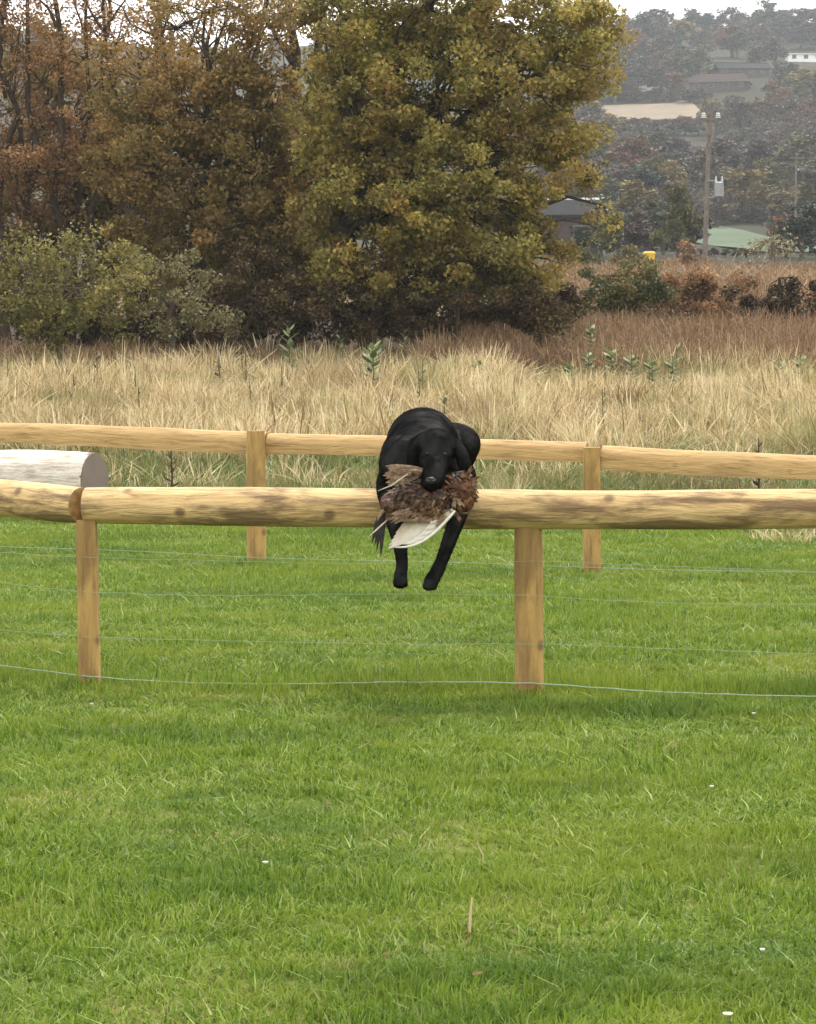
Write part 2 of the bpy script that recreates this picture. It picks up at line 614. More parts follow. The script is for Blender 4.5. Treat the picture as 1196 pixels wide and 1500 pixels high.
def build_meadow():
    straw = grass_mat('straw_blades', [(0.1, (.16, .11, .05)), (.32, (.41, .31, .155)), (.55, (.64, .515, .295)), (.85, (.86, .745, .51))],
                      [((.19, .215, .06), 1.0, .51, .59, .6, 2.2), ((.20, .125, .06), .8, .54, .62, .65, 7.7)], .3)
    prot = [blades(40, .16, .12, .55, .0105, .5, 3, 200 + i, .4) for i in range(9)]
    c = coll_straw = proto_coll('straw', prot, straw)
    x, d = fan_points(15500, 22.5, 41, 3.0)
    z = terr(x, d)
    # rough edge: sparse near the far fence, thick behind
    edge = 25.0 - .10 * x + 1.5 * (vnoise(x, d, 1.6, 8) - .5)
    keep = (d > edge) | (R.uniform(size=len(d)) < .10)
    keep &= vnoise(x, d, .8, 4) + R.uniform(size=len(d)) * .45 > .55
    # thins out where the rust stand takes over on the right
    rust = (d > 38.0) & (x > 1.0)
    keep &= ~(rust & (R.uniform(size=len(d)) < .85))
    keep &= R.uniform(size=len(d)) < np.clip((39.0 - d) / 2.5, 0.03, 1)
    x, d, z = x[keep], d[keep], z[keep]
    s = R.uniform(.6, 1.2, len(x)) * np.where(d < 25, .7, 1.0) * (.5 + .95 * vnoise(x, d, .8, 12))
    scl = np.stack([np.full(len(x), 1.15), np.full(len(x), 1.15), s], 1)
    scatter('tall_dry_grass', np.stack([x, d, z], 1), R.uniform(0, 6.28, len(x)), scl, .14, c, 9,
            'tall pale straw grass growing wild behind the far fence', 'grass')

    green = grass_mat('rough_green_blades', [(0.1, (.05, .085, .02)), (.5, (.14, .19, .05)), (.9, (.32, .33, .13))],
                      [((.30, .25, .11), .9, .5, .62, .75, 3.3), ((.10, .07, .03), 1.4, .56, .66, .7, 6.1)], .3)
    prot = [blades(26, .13, .06, .30, .012, .7, 2, 300 + i) for i in range(7)]
    c = proto_coll('rough_green', prot, green)
    x, d = fan_points(15000, 17.0, 42, 3.0)
    edge = 19.6 - .32 * x + 1.2 * (vnoise(x, d, 1.2, 2) - .5)
    keep = (d > edge) & (R.uniform(size=len(d)) < np.where(d < 27, 1.0, .8))
    x, d = x[keep], d[keep]
    z = terr(x, d)
    s = R.uniform(.5, 1.25, len(x)) * np.clip((d - 16) / 8, .45, 1.1)
    scl = np.stack([np.full(len(x), 1.2), np.full(len(x), 1.2), s], 1)
    scatter('rough_green_grass', np.stack([x, d, z], 1), R.uniform(0, 6.28, len(x)), scl, .15, c, 7,
            'rough green grass mixed through the foot of the dry meadow', 'grass')

    rustm = grass_mat('rust_stems', [(0.1, (.08, .045, .025)), (.4, (.20, .115, .06)), (.7, (.33, .215, .115)), (.95, (.50, .38, .20))],
                      [((.20, .15, .07), .5, .55, .68, .6, 1.9)], .2)
    prot = []
    for i in range(7):
        V, F, T = blades(30, .18, .25, .80, .016, .4, 4, 400 + i, .9)
        prot.append((V, F, T))
    c = proto_coll('rust', prot, rustm)
    x, d = fan_points(12500, 36, 64, 3.0)
    keep = (x > .2) | (R.uniform(size=len(d)) < .8)
    keep &= (d > 37.6 - .12 * x + 2.5 * (vnoise(x, d, 1.5, 6) - .5)) & (vnoise(x, d, 1.6, 9) + R.uniform(size=len(d)) * .7 > .38)
    keep &= ~((x < .2) & (d > 43)) & (d < 49)
    x, d = x[keep], d[keep]
    s = R.uniform(.55, 1.0, len(x)) * np.where(x < .2, .62, 1.0)
    scl = np.stack([np.full(len(x), 1.2), np.full(len(x), 1.2), s], 1)
    # dead scrub on the bank by the paddock fence
    coll_rust = c
    db = R.uniform(57, 92, 3000)
    xb = .05 * db + R.uniform(0, 1, 3000) * .16 * db
    scatter('bank_scrub', np.stack([xb, db, terr(xb, db)], 1), R.uniform(0, 6.28, len(xb)), np.stack([np.full(len(xb), 2.2), np.full(len(xb), 2.2), R.uniform(.6, 1.1, len(xb))], 1), .12, coll_rust, 7,
            'brown dead scrub stems on the bank in front of the paddock fence', 'dead stems')
    scatter('rust_dock_stems', np.stack([x, d, terr(x, d)], 1), R.uniform(0, 6.28, len(x)), scl, .12, c, 7,
            'rust brown dead dock stems massed below the trees', 'dead stems')


build_meadow()


# ------------------------------------------------------------------ trees
def leaf_cloud(centers, crad, nleaf, size, tint_c, rng, up=.35, asp=.6):
    """leaf quads around clump centres -> V,F,T"""
    n_ = nleaf
    ci = rng.integers(0, len(centers), n_)
    g = rng.normal(size=(n_, 3))
    g /= np.linalg.norm(g, axis=1)[:, None] + 1e-9
    rr = crad[ci] * rng.uniform(size=n_) ** .45
    p = centers[ci] + g * rr[:, None] * np.array([1, 1, .75])
    nrm = rng.normal(size=(n_, 3))
    nrm[:, 2] += up * 2
    nrm /= np.linalg.norm(nrm, axis=1)[:, None]
    a = np.cross(nrm, rng.normal(size=(n_, 3)))
    a /= np.linalg.norm(a, axis=1)[:, None] + 1e-9
    b = np.cross(nrm, a)
    s = size * rng.uniform(.55, 1.25, n_)[:, None]
    V = np.stack([p - a * s * .5, p + b * s * asp * .5 + nrm * s * .12, p + a * s * .5 - nrm * s * .1, p - b * s * asp * .5 + nrm * s * .12], 1).reshape(-1, 3)
    F = np.arange(n_ * 4).reshape(-1, 4)
    T = np.clip(tint_c[ci] + rng.normal(0, .2, n_), 0, 1)
    return V, F, T


def curve(a, b, n=5, sag=0.0, wig=.08, rng=None):
    a, b = np.array(a, float), np.array(b, float)
    L = np.linalg.norm(b - a)
    out = []
    for i in range(n + 1):
        t = i / n
        p = a + (b - a) * t
        p[2] += sag * L * math.sin(math.pi * t)
        if 0 < i < n and rng is not None: p = p + rng.normal(0, wig * L / n, 3)
        out.append(p)
    return out


def lobes_tree(name, label, cat, base_px, d, lobes, leafm, barkm, dens=600, leaf=.085, trunk_r=.14, stems=None, group=None,
               seed=0, crad=.30, twigs=10, fork=None, tint_bias=0.0):
    """broadleaf tree or shrub: lobes = (px, py, rx_px, ry_px, depth offset, density factor, tint shift)"""
    rng = np.random.default_rng(900 + seed)
    base = on(base_px, d)
    root = tag(empty(name, base), label, cat, group)
    br = MB()
    allV, allF, allT = [], [], []
    off = 0
    fk = P(fork[0], fork[1], d) if fork else base + np.array([0, 0, 1.2])
    if stems is None:
        br.tube([p - base for p in curve(base - [0, 0, .15], fk, 5, 0, .15, rng)], list(np.linspace(trunk_r * 1.25, trunk_r * .8, 6)), 9, wob=.12)
    else:
        for (sx0, sx1, sy1, sr) in stems:
            q0 = on(sx0, d + rng.uniform(-.5, .5)) - [0, 0, .1]
            q1 = P(sx1, sy1, d + rng.uniform(-.8, .8))
            br.tube([p - base for p in curve(q0, q1, 8, 0, .12, rng)], list(np.linspace(sr, sr * .35, 9)), 7, wob=.1)
            for k in range(7):       # side branches climbing off the stem
                t = rng.uniform(.35, .95)
                a0 = q0 + (q1 - q0) * t
                b0 = a0 + np.array([rng.normal(0, .55), rng.normal(0, .4), rng.uniform(.4, 1.1)])
                br.tube([p - base for p in curve(a0, b0, 4, .05, .15, rng)], list(np.linspace(sr * .38, sr * .1, 5)), 5)
    for (px, py, rx, ry, dd, df, ts) in lobes:
        c = P(px, py, d + dd)
        k = d / FPX
        r3 = np.array([rx * k, (rx + ry) * .5 * k * .85, ry * k])
        area = math.pi * r3[0] * r3[2]
        nl = int(dens * 2.6 * df * area)
        ncl = max(8, int(area * 11))
        g = rng.normal(size=(ncl, 3))
        g /= np.linalg.norm(g, axis=1)[:, None]
        cc = c + g * (rng.uniform(.15, 1.0, ncl) ** .5)[:, None] * r3
        tc = np.clip(.45 + ts + tint_bias + rng.normal(0, .16, ncl), 0, 1)
        cr = crad * rng.uniform(.55, 1.3, ncl)
        V, F, T = leaf_cloud(cc, cr, nl, leaf, tc, rng)
        gz = terr(V[:, 0], V[:, 1])
        low = V[:, 2] < gz + .02
        V[low, 2] = gz[low] + rng.uniform(.02, .3, low.sum())
        allV.append(V - base)
        allF.append(F + off)
        allT.append(T)
        off += len(V)
        # limb to the lobe, twigs to clumps
        if stems is None or rng.uniform() < .5:
            st = fk
            lim = curve(st, c, 6, .06, .25, rng)
            r0 = trunk_r * .55 * (0.6 + .4 * min(1, area / 6))
            br.tube([p - base for p in lim], list(np.linspace(r0, r0 * .3, 7)), 7, wob=.08)
            jt = lim[4]
        else:
            r0 = .05
            jt = c
        for q in cc[:max(3, int(twigs * area / 3))]:
            a0 = jt if rng.uniform() < .5 else c
            br.tube([p - base for p in curve(a0, q, 4, .05, .3, rng)], list(np.linspace(r0 * .28, .006, 5)), 4, cap=False)
    br.build('trunk', barkm, root)
    V, F, T = np.concatenate(allV), np.concatenate(allF), np.concatenate(allT)
    obj('crown', mesh_np('crown', V, F, {'tint': ('FACE', T)}), leafm, root)
    return root


M['bark'] = simple('dark_bark', (.055, .042, .030), .9, .4, 12, 0, .01)
M['bark2'] = simple('grey_bark', (.10, .085, .065), .9, .4, 12, 0, .01)
M['leaf_olive'] = foliage('olive_gold_leaves', [(0, (.09, .085, .028)), (.25, (.225, .205, .056)), (.55, (.36, .32, .085)), (.8, (.52, .43, .11)), (1, (.46, .26, .09))], .4,
                          patch=(.24, .14, .05), patch_scale=.9, rand_w=.4)
M['leaf_brown'] = foliage('brown_ochre_leaves', [(0, (.085, .06, .026)), (.35, (.215, .145, .053)), (.65, (.34, .22, .075)), (1, (.50, .29, .10))], .36,
                          patch=(.19, .17, .05), patch_scale=.8, rand_w=.5)
M['leaf_rust'] = foliage('rust_leaves', [(0, (.09, .052, .027)), (.4, (.225, .125, .06)), (.75, (.37, .20, .092)), (1, (.50, .32, .145))], .34)
M['leaf_willow'] = foliage('yellow_green_leaves', [(0, (.065, .06, .02)), (.4, (.175, .16, .045)), (.75, (.32, .275, .08)), (1, (.48, .40, .16))], .35,
                           patch=(.10, .10, .034), patch_scale=.9, rand_w=.4)
M['leaf_grey'] = foliage('grey_green_leaves', [(0, (.08, .075, .035)), (.5, (.21, .19, .085)), (1, (.40, .35, .19))], .25)
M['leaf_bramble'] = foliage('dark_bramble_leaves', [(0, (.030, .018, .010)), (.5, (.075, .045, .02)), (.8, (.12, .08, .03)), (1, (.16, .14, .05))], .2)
M['leaf_hedge'] = foliage('hedge_leaves', [(0, (.035, .045, .015)), (.4, (.09, .10, .03)), (.7, (.17, .15, .05)), (1, (.24, .16, .06))], .25)

lobes_tree('broad_tree', 'broad olive gold tree with a drooping bough, tallest behind the leaping dog', 'tree', 560, 42.0, [
    (640, 150, 190, 150, 0, 1, .02), (520, 110, 105, 150, -.3, 1, 0), (770, 120, 130, 140, -.4, 1, .12), (700, 290, 170, 125, -.6, 1, .03),
    (540, 320, 110, 115, -.5, 1, 0), (620, 405, 160, 60, -.3, .8, -.12), (775, 380, 62, 75, 0, .8, -.05), (845, 235, 62, 60, .3, .5, .05),
    (640, -10, 220, 110, .2, .8, 0), (850, 60, 62, 85, -.2, .9, .1), (650, -170, 180, 120, .3, .8, .05), (480, 220, 55, 90, -.2, .8, .05), (880, 300, 35, 60, .1, .22, -.1), (590, 240, 150, 130, 1.2, .6, -.15), (480, 340, 60, 80, .8, .7, -.1), (690, 360, 120, 90, 1.2, .6, -.15)],
    M['leaf_olive'], M['bark'], 780, .092, .20, seed=1, fork=(500, 330))
lobes_tree('brown_tree', 'dense brown ochre tree between rust trees and the olive tree', 'tree', 300, 43.5, [
    (290, 165, 110, 80, 0, 1, .08), (220, 255, 120, 100, -.3, 1, -.02), (375, 230, 75, 120, -.2, .9, .0), (300, 345, 130, 95, -.5, 1, -.08),
    (400, 390, 80, 85, -.3, .8, -.1), (330, 110, 90, 45, 0, .8, .12), (190, 170, 60, 55, .2, .6, .1), (300, 20, 140, 50, .3, .34, .1), (385, 50, 60, 65, .3, .6, .05), (400, 150, 45, 60, 0, .8, .1), (435, 260, 50, 110, .6, .8, -.05), (200, 90, 80, 45, .4, .35, .1), (440, 390, 60, 80, .4, .8, -.1)],
    M['leaf_brown'], M['bark'], 740, .09, .16, seed=2, fork=(300, 250), twigs=14)
lobes_tree('rust_tree', 'sparse rust leaved tree with several slender bare stems', 'tree', 60, 45.0, [
    (60, 120, 95, 65, 0, .42, .05), (40, 245, 85, 50, -.6, .8, .05), (125, 85, 70, 55, 0, .3, .08), (30, 30, 90, 60, 0, .45, .05), (140, 30, 70, 45, .2, .35, .1), (150, 200, 70, 60, .3, .6, 0), (60, 190, 90, 50, .5, .5, -.1), (105, 235, 55, 35, -.4, .75, .12), (40, 310, 80, 40, 0, .5, -.2), (-60, 200, 60, 120, 0, .5, 0)],
    M['leaf_rust'], M['bark'], 620, .075, .09, stems=[(15, 5, -60, .10), (45, 40, -60, .09), (75, 85, -80, .10), (105, 130, -50, .07), (150, 150, -70, .08), (190, 250, -60, .06), (140, 300, 10, .05)], seed=3)
lobes_tree('twiggy_tree', 'nearly bare arching tree rising behind the brown tree', 'tree', 230, 48.0, [
    (260, 40, 110, 60, 0, .12, .1), (350, 20, 90, 50, 0, .15, .1), (170, 60, 70, 60, 0, .15, .05), (420, 20, 60, 60, 0, .2, 0)],
    M['leaf_rust'], M['bark'], 620, .07, .10, stems=[(200, 150, -40, .08), (215, 240, -20, .08), (235, 330, 30, .07), (250, 400, -30, .09), (260, 320, -60, .06), (430, 428, -60, .20), (440, 470, -60, .12)], seed=4, twigs=30)
lobes_tree('background_tree', 'dull brown twiggy tree in the dark behind the rust tree stems', 'tree', 90, 50.0, [
    (90, 250, 130, 90, 0, .7, -.15), (60, 370, 130, 80, 0, .9, -.25), (200, 330, 90, 110, 0, .8, -.2), (190, 190, 80, 70, .3, .4, -.1), (20, 160, 80, 90, .4, .5, -.1), (-60, 300, 80, 120, 0, .7, -.2), (120, 130, 110, 60, .4, .35, 0), (250, 120, 90, 70, .5, .5, 0), (60, 80, 110, 60, .6, .4, 0), (440, 210, 70, 90, .4, .8, -.05), (450, 340, 70, 90, .2, .9, -.15), (340, 290, 90, 110, 0, .7, -.15)],
    M['leaf_brown'], M['bark'], 560, .11, .14, seed=21, fork=(90, 330), twigs=14)
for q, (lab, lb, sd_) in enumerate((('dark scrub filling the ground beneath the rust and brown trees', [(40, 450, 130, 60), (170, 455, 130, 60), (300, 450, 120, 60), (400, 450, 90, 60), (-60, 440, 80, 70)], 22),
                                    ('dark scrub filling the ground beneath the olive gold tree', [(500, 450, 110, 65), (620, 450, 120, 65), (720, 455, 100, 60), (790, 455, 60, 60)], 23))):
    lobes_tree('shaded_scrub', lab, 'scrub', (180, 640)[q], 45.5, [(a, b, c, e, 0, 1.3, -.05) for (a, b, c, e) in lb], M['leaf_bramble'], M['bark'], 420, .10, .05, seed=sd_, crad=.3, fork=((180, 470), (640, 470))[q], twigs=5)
lobes_tree('willow_bush', 'rounded yellow green bush at the foot of the rust tree', 'bush', 90, 38.5, [
    (95, 420, 110, 80, 0, 1, .05), (35, 400, 70, 70, .2, .9, -.05), (165, 420, 65, 75, .1, .8, .05), (60, 470, 90, 35, -.2, .9, -.08), (120, 350, 40, 25, .2, .5, .1), (-60, 420, 60, 70, 0, 1, 0)],
    M['leaf_willow'], M['bark2'], 520, .07, .06, seed=5, crad=.30, twigs=16)
lobes_tree('grey_bush', 'loose grey green bush beside the yellow green bush', 'bush', 255, 39.2, [
    (255, 430, 65, 65, 0, .75, .0), (225, 400, 55, 55, .2, .7, 0), (290, 470, 60, 35, -.2, .8, .05)], M['leaf_grey'], M['bark2'], 620, .065, .05, seed=6, crad=.22)
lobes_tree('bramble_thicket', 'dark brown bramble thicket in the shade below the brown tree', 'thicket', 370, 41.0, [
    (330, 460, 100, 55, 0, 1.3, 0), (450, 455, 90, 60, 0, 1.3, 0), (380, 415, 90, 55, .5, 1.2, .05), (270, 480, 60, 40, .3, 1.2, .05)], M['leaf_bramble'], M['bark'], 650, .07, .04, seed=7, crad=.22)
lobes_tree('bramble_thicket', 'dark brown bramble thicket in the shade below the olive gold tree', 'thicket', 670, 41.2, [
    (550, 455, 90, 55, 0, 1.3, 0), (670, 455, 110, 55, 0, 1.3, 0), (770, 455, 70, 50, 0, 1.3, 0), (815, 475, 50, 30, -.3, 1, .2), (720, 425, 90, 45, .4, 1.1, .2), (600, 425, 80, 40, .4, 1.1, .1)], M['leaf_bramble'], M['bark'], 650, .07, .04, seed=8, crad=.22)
lobes_tree('hedge_bush', 'mottled green and yellow bush beside the olive gold tree', 'bush', 890, 52.0, [
    (880, 425, 60, 36, 0, 1, .0), (930, 400, 40, 22, .3, 1, .15), (850, 450, 50, 30, 0, .9, -.1), (905, 455, 50, 30, -.2, 1.1, .05), (940, 440, 46, 34, .2, 1.1, 0)], M['leaf_hedge'], M['bark2'], 560, .09, .05, seed=9, crad=.25)
lobes_tree('rust_bush', 'low rust brown bush in the hedge below the utility pole', 'bush', 1010, 56.0, [
    (985, 432, 62, 36, 0, 1.3, 0), (1050, 425, 60, 34, 0, 1.3, .05), (960, 455, 60, 32, -.3, 1.2, -.1), (1040, 455, 70, 30, -.2, 1.2, -.05)], M['leaf_rust'], M['bark2'], 520, .085, .05, seed=10, crad=.25)
lobes_tree('pale_green_bush', 'pale green bush partly hiding the yellow bin', 'bush', 915, 96.0, [
    (912, 378, 24, 16, 0, 1, .2), (935, 388, 26, 12, 0, 1, .1), (895, 388, 26, 12, 0, 1, .0)], M['leaf_hedge'], M['bark2'], 260, .15, .08, seed=31, crad=.4)
lobes_tree('dark_hedge', 'dark hedge bush between the brick house and the pale green bush', 'bush', 862, 92.0, [
    (850, 388, 26, 16, 0, 1, -.15), (872, 392, 22, 12, 0, 1, -.15), (832, 380, 22, 20, 0, 1, -.1)], M['leaf_hedge'], M['bark2'], 260, .15, .08, seed=32, crad=.4)
lobes_tree('thorn_bush', 'brown thorn bush at the foot of the leaning utility pole', 'bush', 1010, 98.0, [
    (1006, 376, 16, 20, 0, .9, -.1), (1020, 388, 24, 12, 0, .9, 0), (985, 388, 20, 12, 0, .9, .1)], M['leaf_rust'], M['bark2'], 260, .15, .08, seed=33, crad=.4)
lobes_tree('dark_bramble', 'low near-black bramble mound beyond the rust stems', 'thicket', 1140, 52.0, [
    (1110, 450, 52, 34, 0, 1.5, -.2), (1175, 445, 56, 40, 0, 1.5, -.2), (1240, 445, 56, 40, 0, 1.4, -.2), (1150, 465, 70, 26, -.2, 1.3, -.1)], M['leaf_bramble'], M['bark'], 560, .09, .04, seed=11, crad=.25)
lobes_tree('gnarled_shrub', 'bare gnarled shrub in front of the green pasture', 'shrub', 1130, 100.0, [
    (1130, 355, 32, 18, 0, .25, .2), (1150, 362, 26, 15, 0, .25, .2), (1105, 365, 20, 14, 0, .25, .2)], M['leaf_grey'], M['bark2'], 200, .14, .12, seed=12, crad=.5, twigs=12)


# ------------------------------------------------------------------ hillside woodland
def far_mats():
    cols = {'grey_brown': (.105, .080, .062), 'rust': (.17, .085, .045), 'dark_green': (.030, .048, .032), 'olive': (.12, .115, .045),
            'yellow': (.22, .17, .06), 'grey_green': (.075, .085, .055), 'pale': (.26, .25, .19), 'plum': (.085, .06, .06)}
    out = {}
    for k, c in cols.items():
        out[k] = foliage('far_%s_leaves' % k, [(0, tuple(x * .45 for x in c)), (.5, tuple(x * .95 for x in c)), (1, tuple(min(1, x * 1.3) for x in c))], .2)
    return out


FM = far_mats()


def far_proto(kind, seed):
    """unit-height tree: crown V,F,T + trunk mesh"""
    rng = np.random.default_rng(3000 + seed)
    t = MB()
    if kind == 'conifer':
        cc, cr = [], []
        for k in range(60):
            z = rng.uniform(.12, 1.0)
            a = rng.uniform(0, 6.28)
            r = .24 * (1.02 - z) ** .8 * rng.uniform(.4, 1)
            cc.append((r * math.cos(a), r * math.sin(a), z))
            cr.append(.05 + .06 * (1 - z))
        cc, cr = np.array(cc), np.array(cr)
        tc = np.clip(.5 + rng.normal(0, .2, len(cc)), 0, 1)
        V, F, T = leaf_cloud(cc, cr, 1500, .045, tc, rng, .1)
        t.tube([(0, 0, -.05), (0, 0, .5), (0.005, 0, .96)], [.022, .014, .004], 6)
    else:
        nl = rng.integers(8, 11)
        cc, cr = [], []
        t.tube([(0, 0, -.05), (.01, 0, .2), (0, .01, .45)], [.03, .024, .016], 6)
        for l in range(nl):
            a = rng.uniform(0, 6.28)
            zc = rng.uniform(.14, .82)
            rc = .26 * rng.uniform(.3, 1) * (1.2 - zc)
            c = np.array([rc * math.cos(a), rc * math.sin(a), zc])
            t.tube(curve((0, 0, .25), c, 4, .03, .15, rng), [.014, .011, .008, .006, .003], 5)
            lr = rng.uniform(.13, .21)
            for k in range(16):
                g = rng.normal(size=3)
                g /= np.linalg.norm(g)
                q = c + g * lr * rng.uniform(.3, 1) * np.array([1, 1, .85])
                cc.append(q)
                cr.append(rng.uniform(.045, .085))
                if k % 3 == 0:
                    t.tube(curve(c, q + g * .03, 3, 0, .2, rng), [.005, .004, .003, .0015], 4, cap=False)
        cc, cr = np.array(cc), np.array(cr)
        tc = np.clip(.5 + rng.normal(0, .2, len(cc)), 0, 1)
        nlv = 2400 if kind == 'round' else 1100
        V, F, T = leaf_cloud(cc, cr, nlv, .055 if kind == 'round' else .045, tc, rng, .3)
        V[:, 2] = np.maximum(V[:, 2], .06)
    return mesh_np('crown', V, F, {'tint': ('FACE', T)}), t.mesh('trunk')


PROT = {'round': [far_proto('round', i) for i in range(5)], 'sparse': [far_proto('sparse', 20 + i) for i in range(3)], 'conifer': [far_proto('conifer', 40 + i) for i in range(2)]}
for L in PROT.values():
    for c, t in L:
        c.materials.append(FM['olive'])
        t.materials.append(M['bark2'])

KIND_LABEL = {'grey_brown': 'grey brown', 'rust': 'rust coloured', 'dark_green': 'dark green', 'olive': 'dull olive', 'yellow': 'yellowing',
              'grey_green': 'grey green', 'pale': 'pale', 'plum': 'dusky plum brown'}


def far_tree(px, d, h, wid, kind, colr, label=None, name=None):
    p = on(px, d)
    L = PROT[kind]
    c, t = L[R.integers(0, len(L))]
    root = empty(name or ('conifer_tree' if kind == 'conifer' else 'woodland_tree'), p)
    root.rotation_euler = (0, 0, R.uniform(0, 6.28))
    root.scale = (wid, wid, h)
    yb = HOR - (p[2] - CAMZ) / d * FPX
    zone = ('on the hilltop skyline' if d > 700 else 'among the hillside houses' if yb < 150 else 'beside the straw stubble field' if yb < 200 else
            'in the wood below the stubble field' if yb < 280 else 'above the green pasture' if yb < 335 else 'at the foot of the hill by the pasture')
    if px < 760: zone = 'on the hill glimpsed through the near trees'
    form = 'conifer' if kind == 'conifer' else ('sparse tree' if kind == 'sparse' else ('broad tree' if wid > h * 1.3 else 'upright tree'))
    lab = '%s %s %s' % (KIND_LABEL[colr], form, zone)
    tag(root, label or lab, 'tree', None if label else lab.replace(' tree ', ' trees ').replace('conifer ', 'conifers '))
    oc = obj('crown', c, None, root)
    oc.material_slots[0].link = 'OBJECT'
    oc.material_slots[0].material = FM[colr]
    obj('trunk', t, None, root)


def d_at(px, py):
    g = ground(px, py, 90)
    return None if g is None else g[1]


WINDOWS = [(915, 1015, 153, 175), (1045, 1112, 333, 364), (1045, 1105, 96, 116), (1158, 1196, 76, 84), (815, 862, 318, 345)]


def blocks(px, py, hpx, wpx):
    for (a, b, c, e) in WINDOWS:
        if px + wpx / 2 > a and px - wpx / 2 < b and py > c + 4 and py - hpx < e - 2:
            return True
    return False


def build_wood():
    cols = ['grey_brown', 'grey_brown', 'rust', 'dark_green', 'olive', 'grey_green', 'grey_green', 'plum', 'plum', 'yellow']
    py = 372.0
    while py > 52:
        frac = (372 - py) / 320
        hpx = 80 - 34 * frac
        step = hpx * .55
        px = 800 + R.uniform(0, 25)
        while px < 1260:
            yy = py + R.uniform(-8, 8)
            d = d_at(px, yy)
            if d:
                h = hpx * R.uniform(.75, 1.3) * d / FPX
                wd = h * R.uniform(1.2, 2.0)
                if not blocks(px, yy, h * FPX / d, wd * .5 * FPX / d):
                    cl = cols[R.integers(0, len(cols))]
                    if py > 170 and py < 250 and R.uniform() < .5: cl = ('grey_brown', 'rust')[R.integers(0, 2)]
                    kd = 'conifer' if cl == 'dark_green' and R.uniform() < .5 else ('sparse' if cl in ('grey_brown', 'plum') and R.uniform() < .45 else 'round')
                    far_tree(px, d, h, wd if kd != 'conifer' else h * .8, kd, cl)
            px += step * R.uniform(.75, 1.25) * .92
        py -= step * .52
    # behind the near trees, seen only through the gaps of their crowns
    for k in range(26):
        px = R.uniform(-60, 780)
        yy = R.uniform(70, 130)
        d = d_at(px, yy)
        if d:
            h = 40 * d / FPX
            far_tree(px, d, h, h, 'round', cols[R.integers(0, len(cols))])
    for (px, d, h, wd, kd, cl) in ((992, 128, 4.4, 4.0, 'round', 'olive'), (905, 138, 3.0, 4.5, 'round', 'grey_green'), (930, 134, 2.4, 4.0, 'round', 'plum'), (1172, 132, 3.2, 5.0, 'round', 'dark_green'),
                                   (880, 145, 3.4, 4.5, 'sparse', 'grey_brown'), (1015, 150, 3.2, 4.0, 'round', 'plum'), (1150, 140, 2.6, 4.5, 'round', 'rust'), (1205, 140, 3.6, 5, 'round', 'grey_green'), (850, 128, 2.0, 3.4, 'round', 'dark_green'), (970, 150, 3.4, 3.6, 'round', 'grey_green')):
        far_tree(px, d, h, wd, kd, cl)
    for (y0, hp, xa, xb) in ((185, 15, 895, 1030), (198, 22, 890, 1040), (376, 13, 1030, 1120), (328, 24, 1030, 1130), (150, 22, 900, 1030)):
        px = xa
        while px < xb:
            yy = y0 + R.uniform(-2, 2)
            d = d_at(px, yy)
            if d and not (y0 == 128 and 1040 < px < 1108):
                h = hp * R.uniform(.8, 1.2) * d / FPX
                far_tree(px, d, h, h * R.uniform(2.0, 3.2), 'round', ('grey_brown', 'plum', 'grey_green', 'dark_green', 'rust')[R.integers(0, 5)])
            px += hp * R.uniform(.8, 1.3)
    # ridge line, tree by tree
    ridge = [(912, 40, 30, 'round', 'grey_green'), (932, 44, 44, 'round', 'grey_green'), (968, 22, 62, 'sparse', 'pale'), (1000, 40, 46, 'round', 'grey_brown'),
             (1030, 30, 56, 'round', 'grey_brown'), (1052, 18, 40, 'round', 'dark_green'), (1078, 24, 50, 'round', 'rust'), (1104, 20, 44, 'conifer', 'dark_green'),
             (1122, 30, 46, 'conifer', 'dark_green'), (1138, 36, 40, 'round', 'grey_brown'), (1152, 26, 36, 'sparse', 'pale'), (1172, 42, 60, 'round', 'dark_green'), (1192, 44, 50, 'round', 'dark_green'),
             (1225, 40, 60, 'round', 'grey_brown'), (1250, 36, 60, 'round', 'rust')]
    for (px, top, wpx, kd, cl) in ridge:
        d = 735 + R.uniform(-15, 15)
        b = on(px, d)
        zt = P(px, top, d)[2]
        h = max(5.0, zt - b[2])
        far_tree(px, d, h, wpx * d / FPX * 1.5, kd, cl, None)


build_wood()

# ------------------------------------------------------------------ far buildings
M['roof_dark'] = simple('dark_slate_roof', (.022, .021, .024), .95, .3, 3)
M['roof_red'] = simple('red_tile_roof', (.055, .036, .032), .95, .3, 3)
M['wall_brick'] = simple('brick_wall', (.085, .065, .06), .9, .3, 4)
M['wall_white'] = simple('white_wall', (.78, .78, .76), .8, .06, 2)
M['glass'] = simple('window_glass', (.03, .035, .04), .15, .2, 2)
M['trim'] = simple('pale_trim', (.60, .60, .58), .7, .1, 3)


M['frame'] = simple('weathered_frame', (.16, .14, .13), .7, .15, 3)


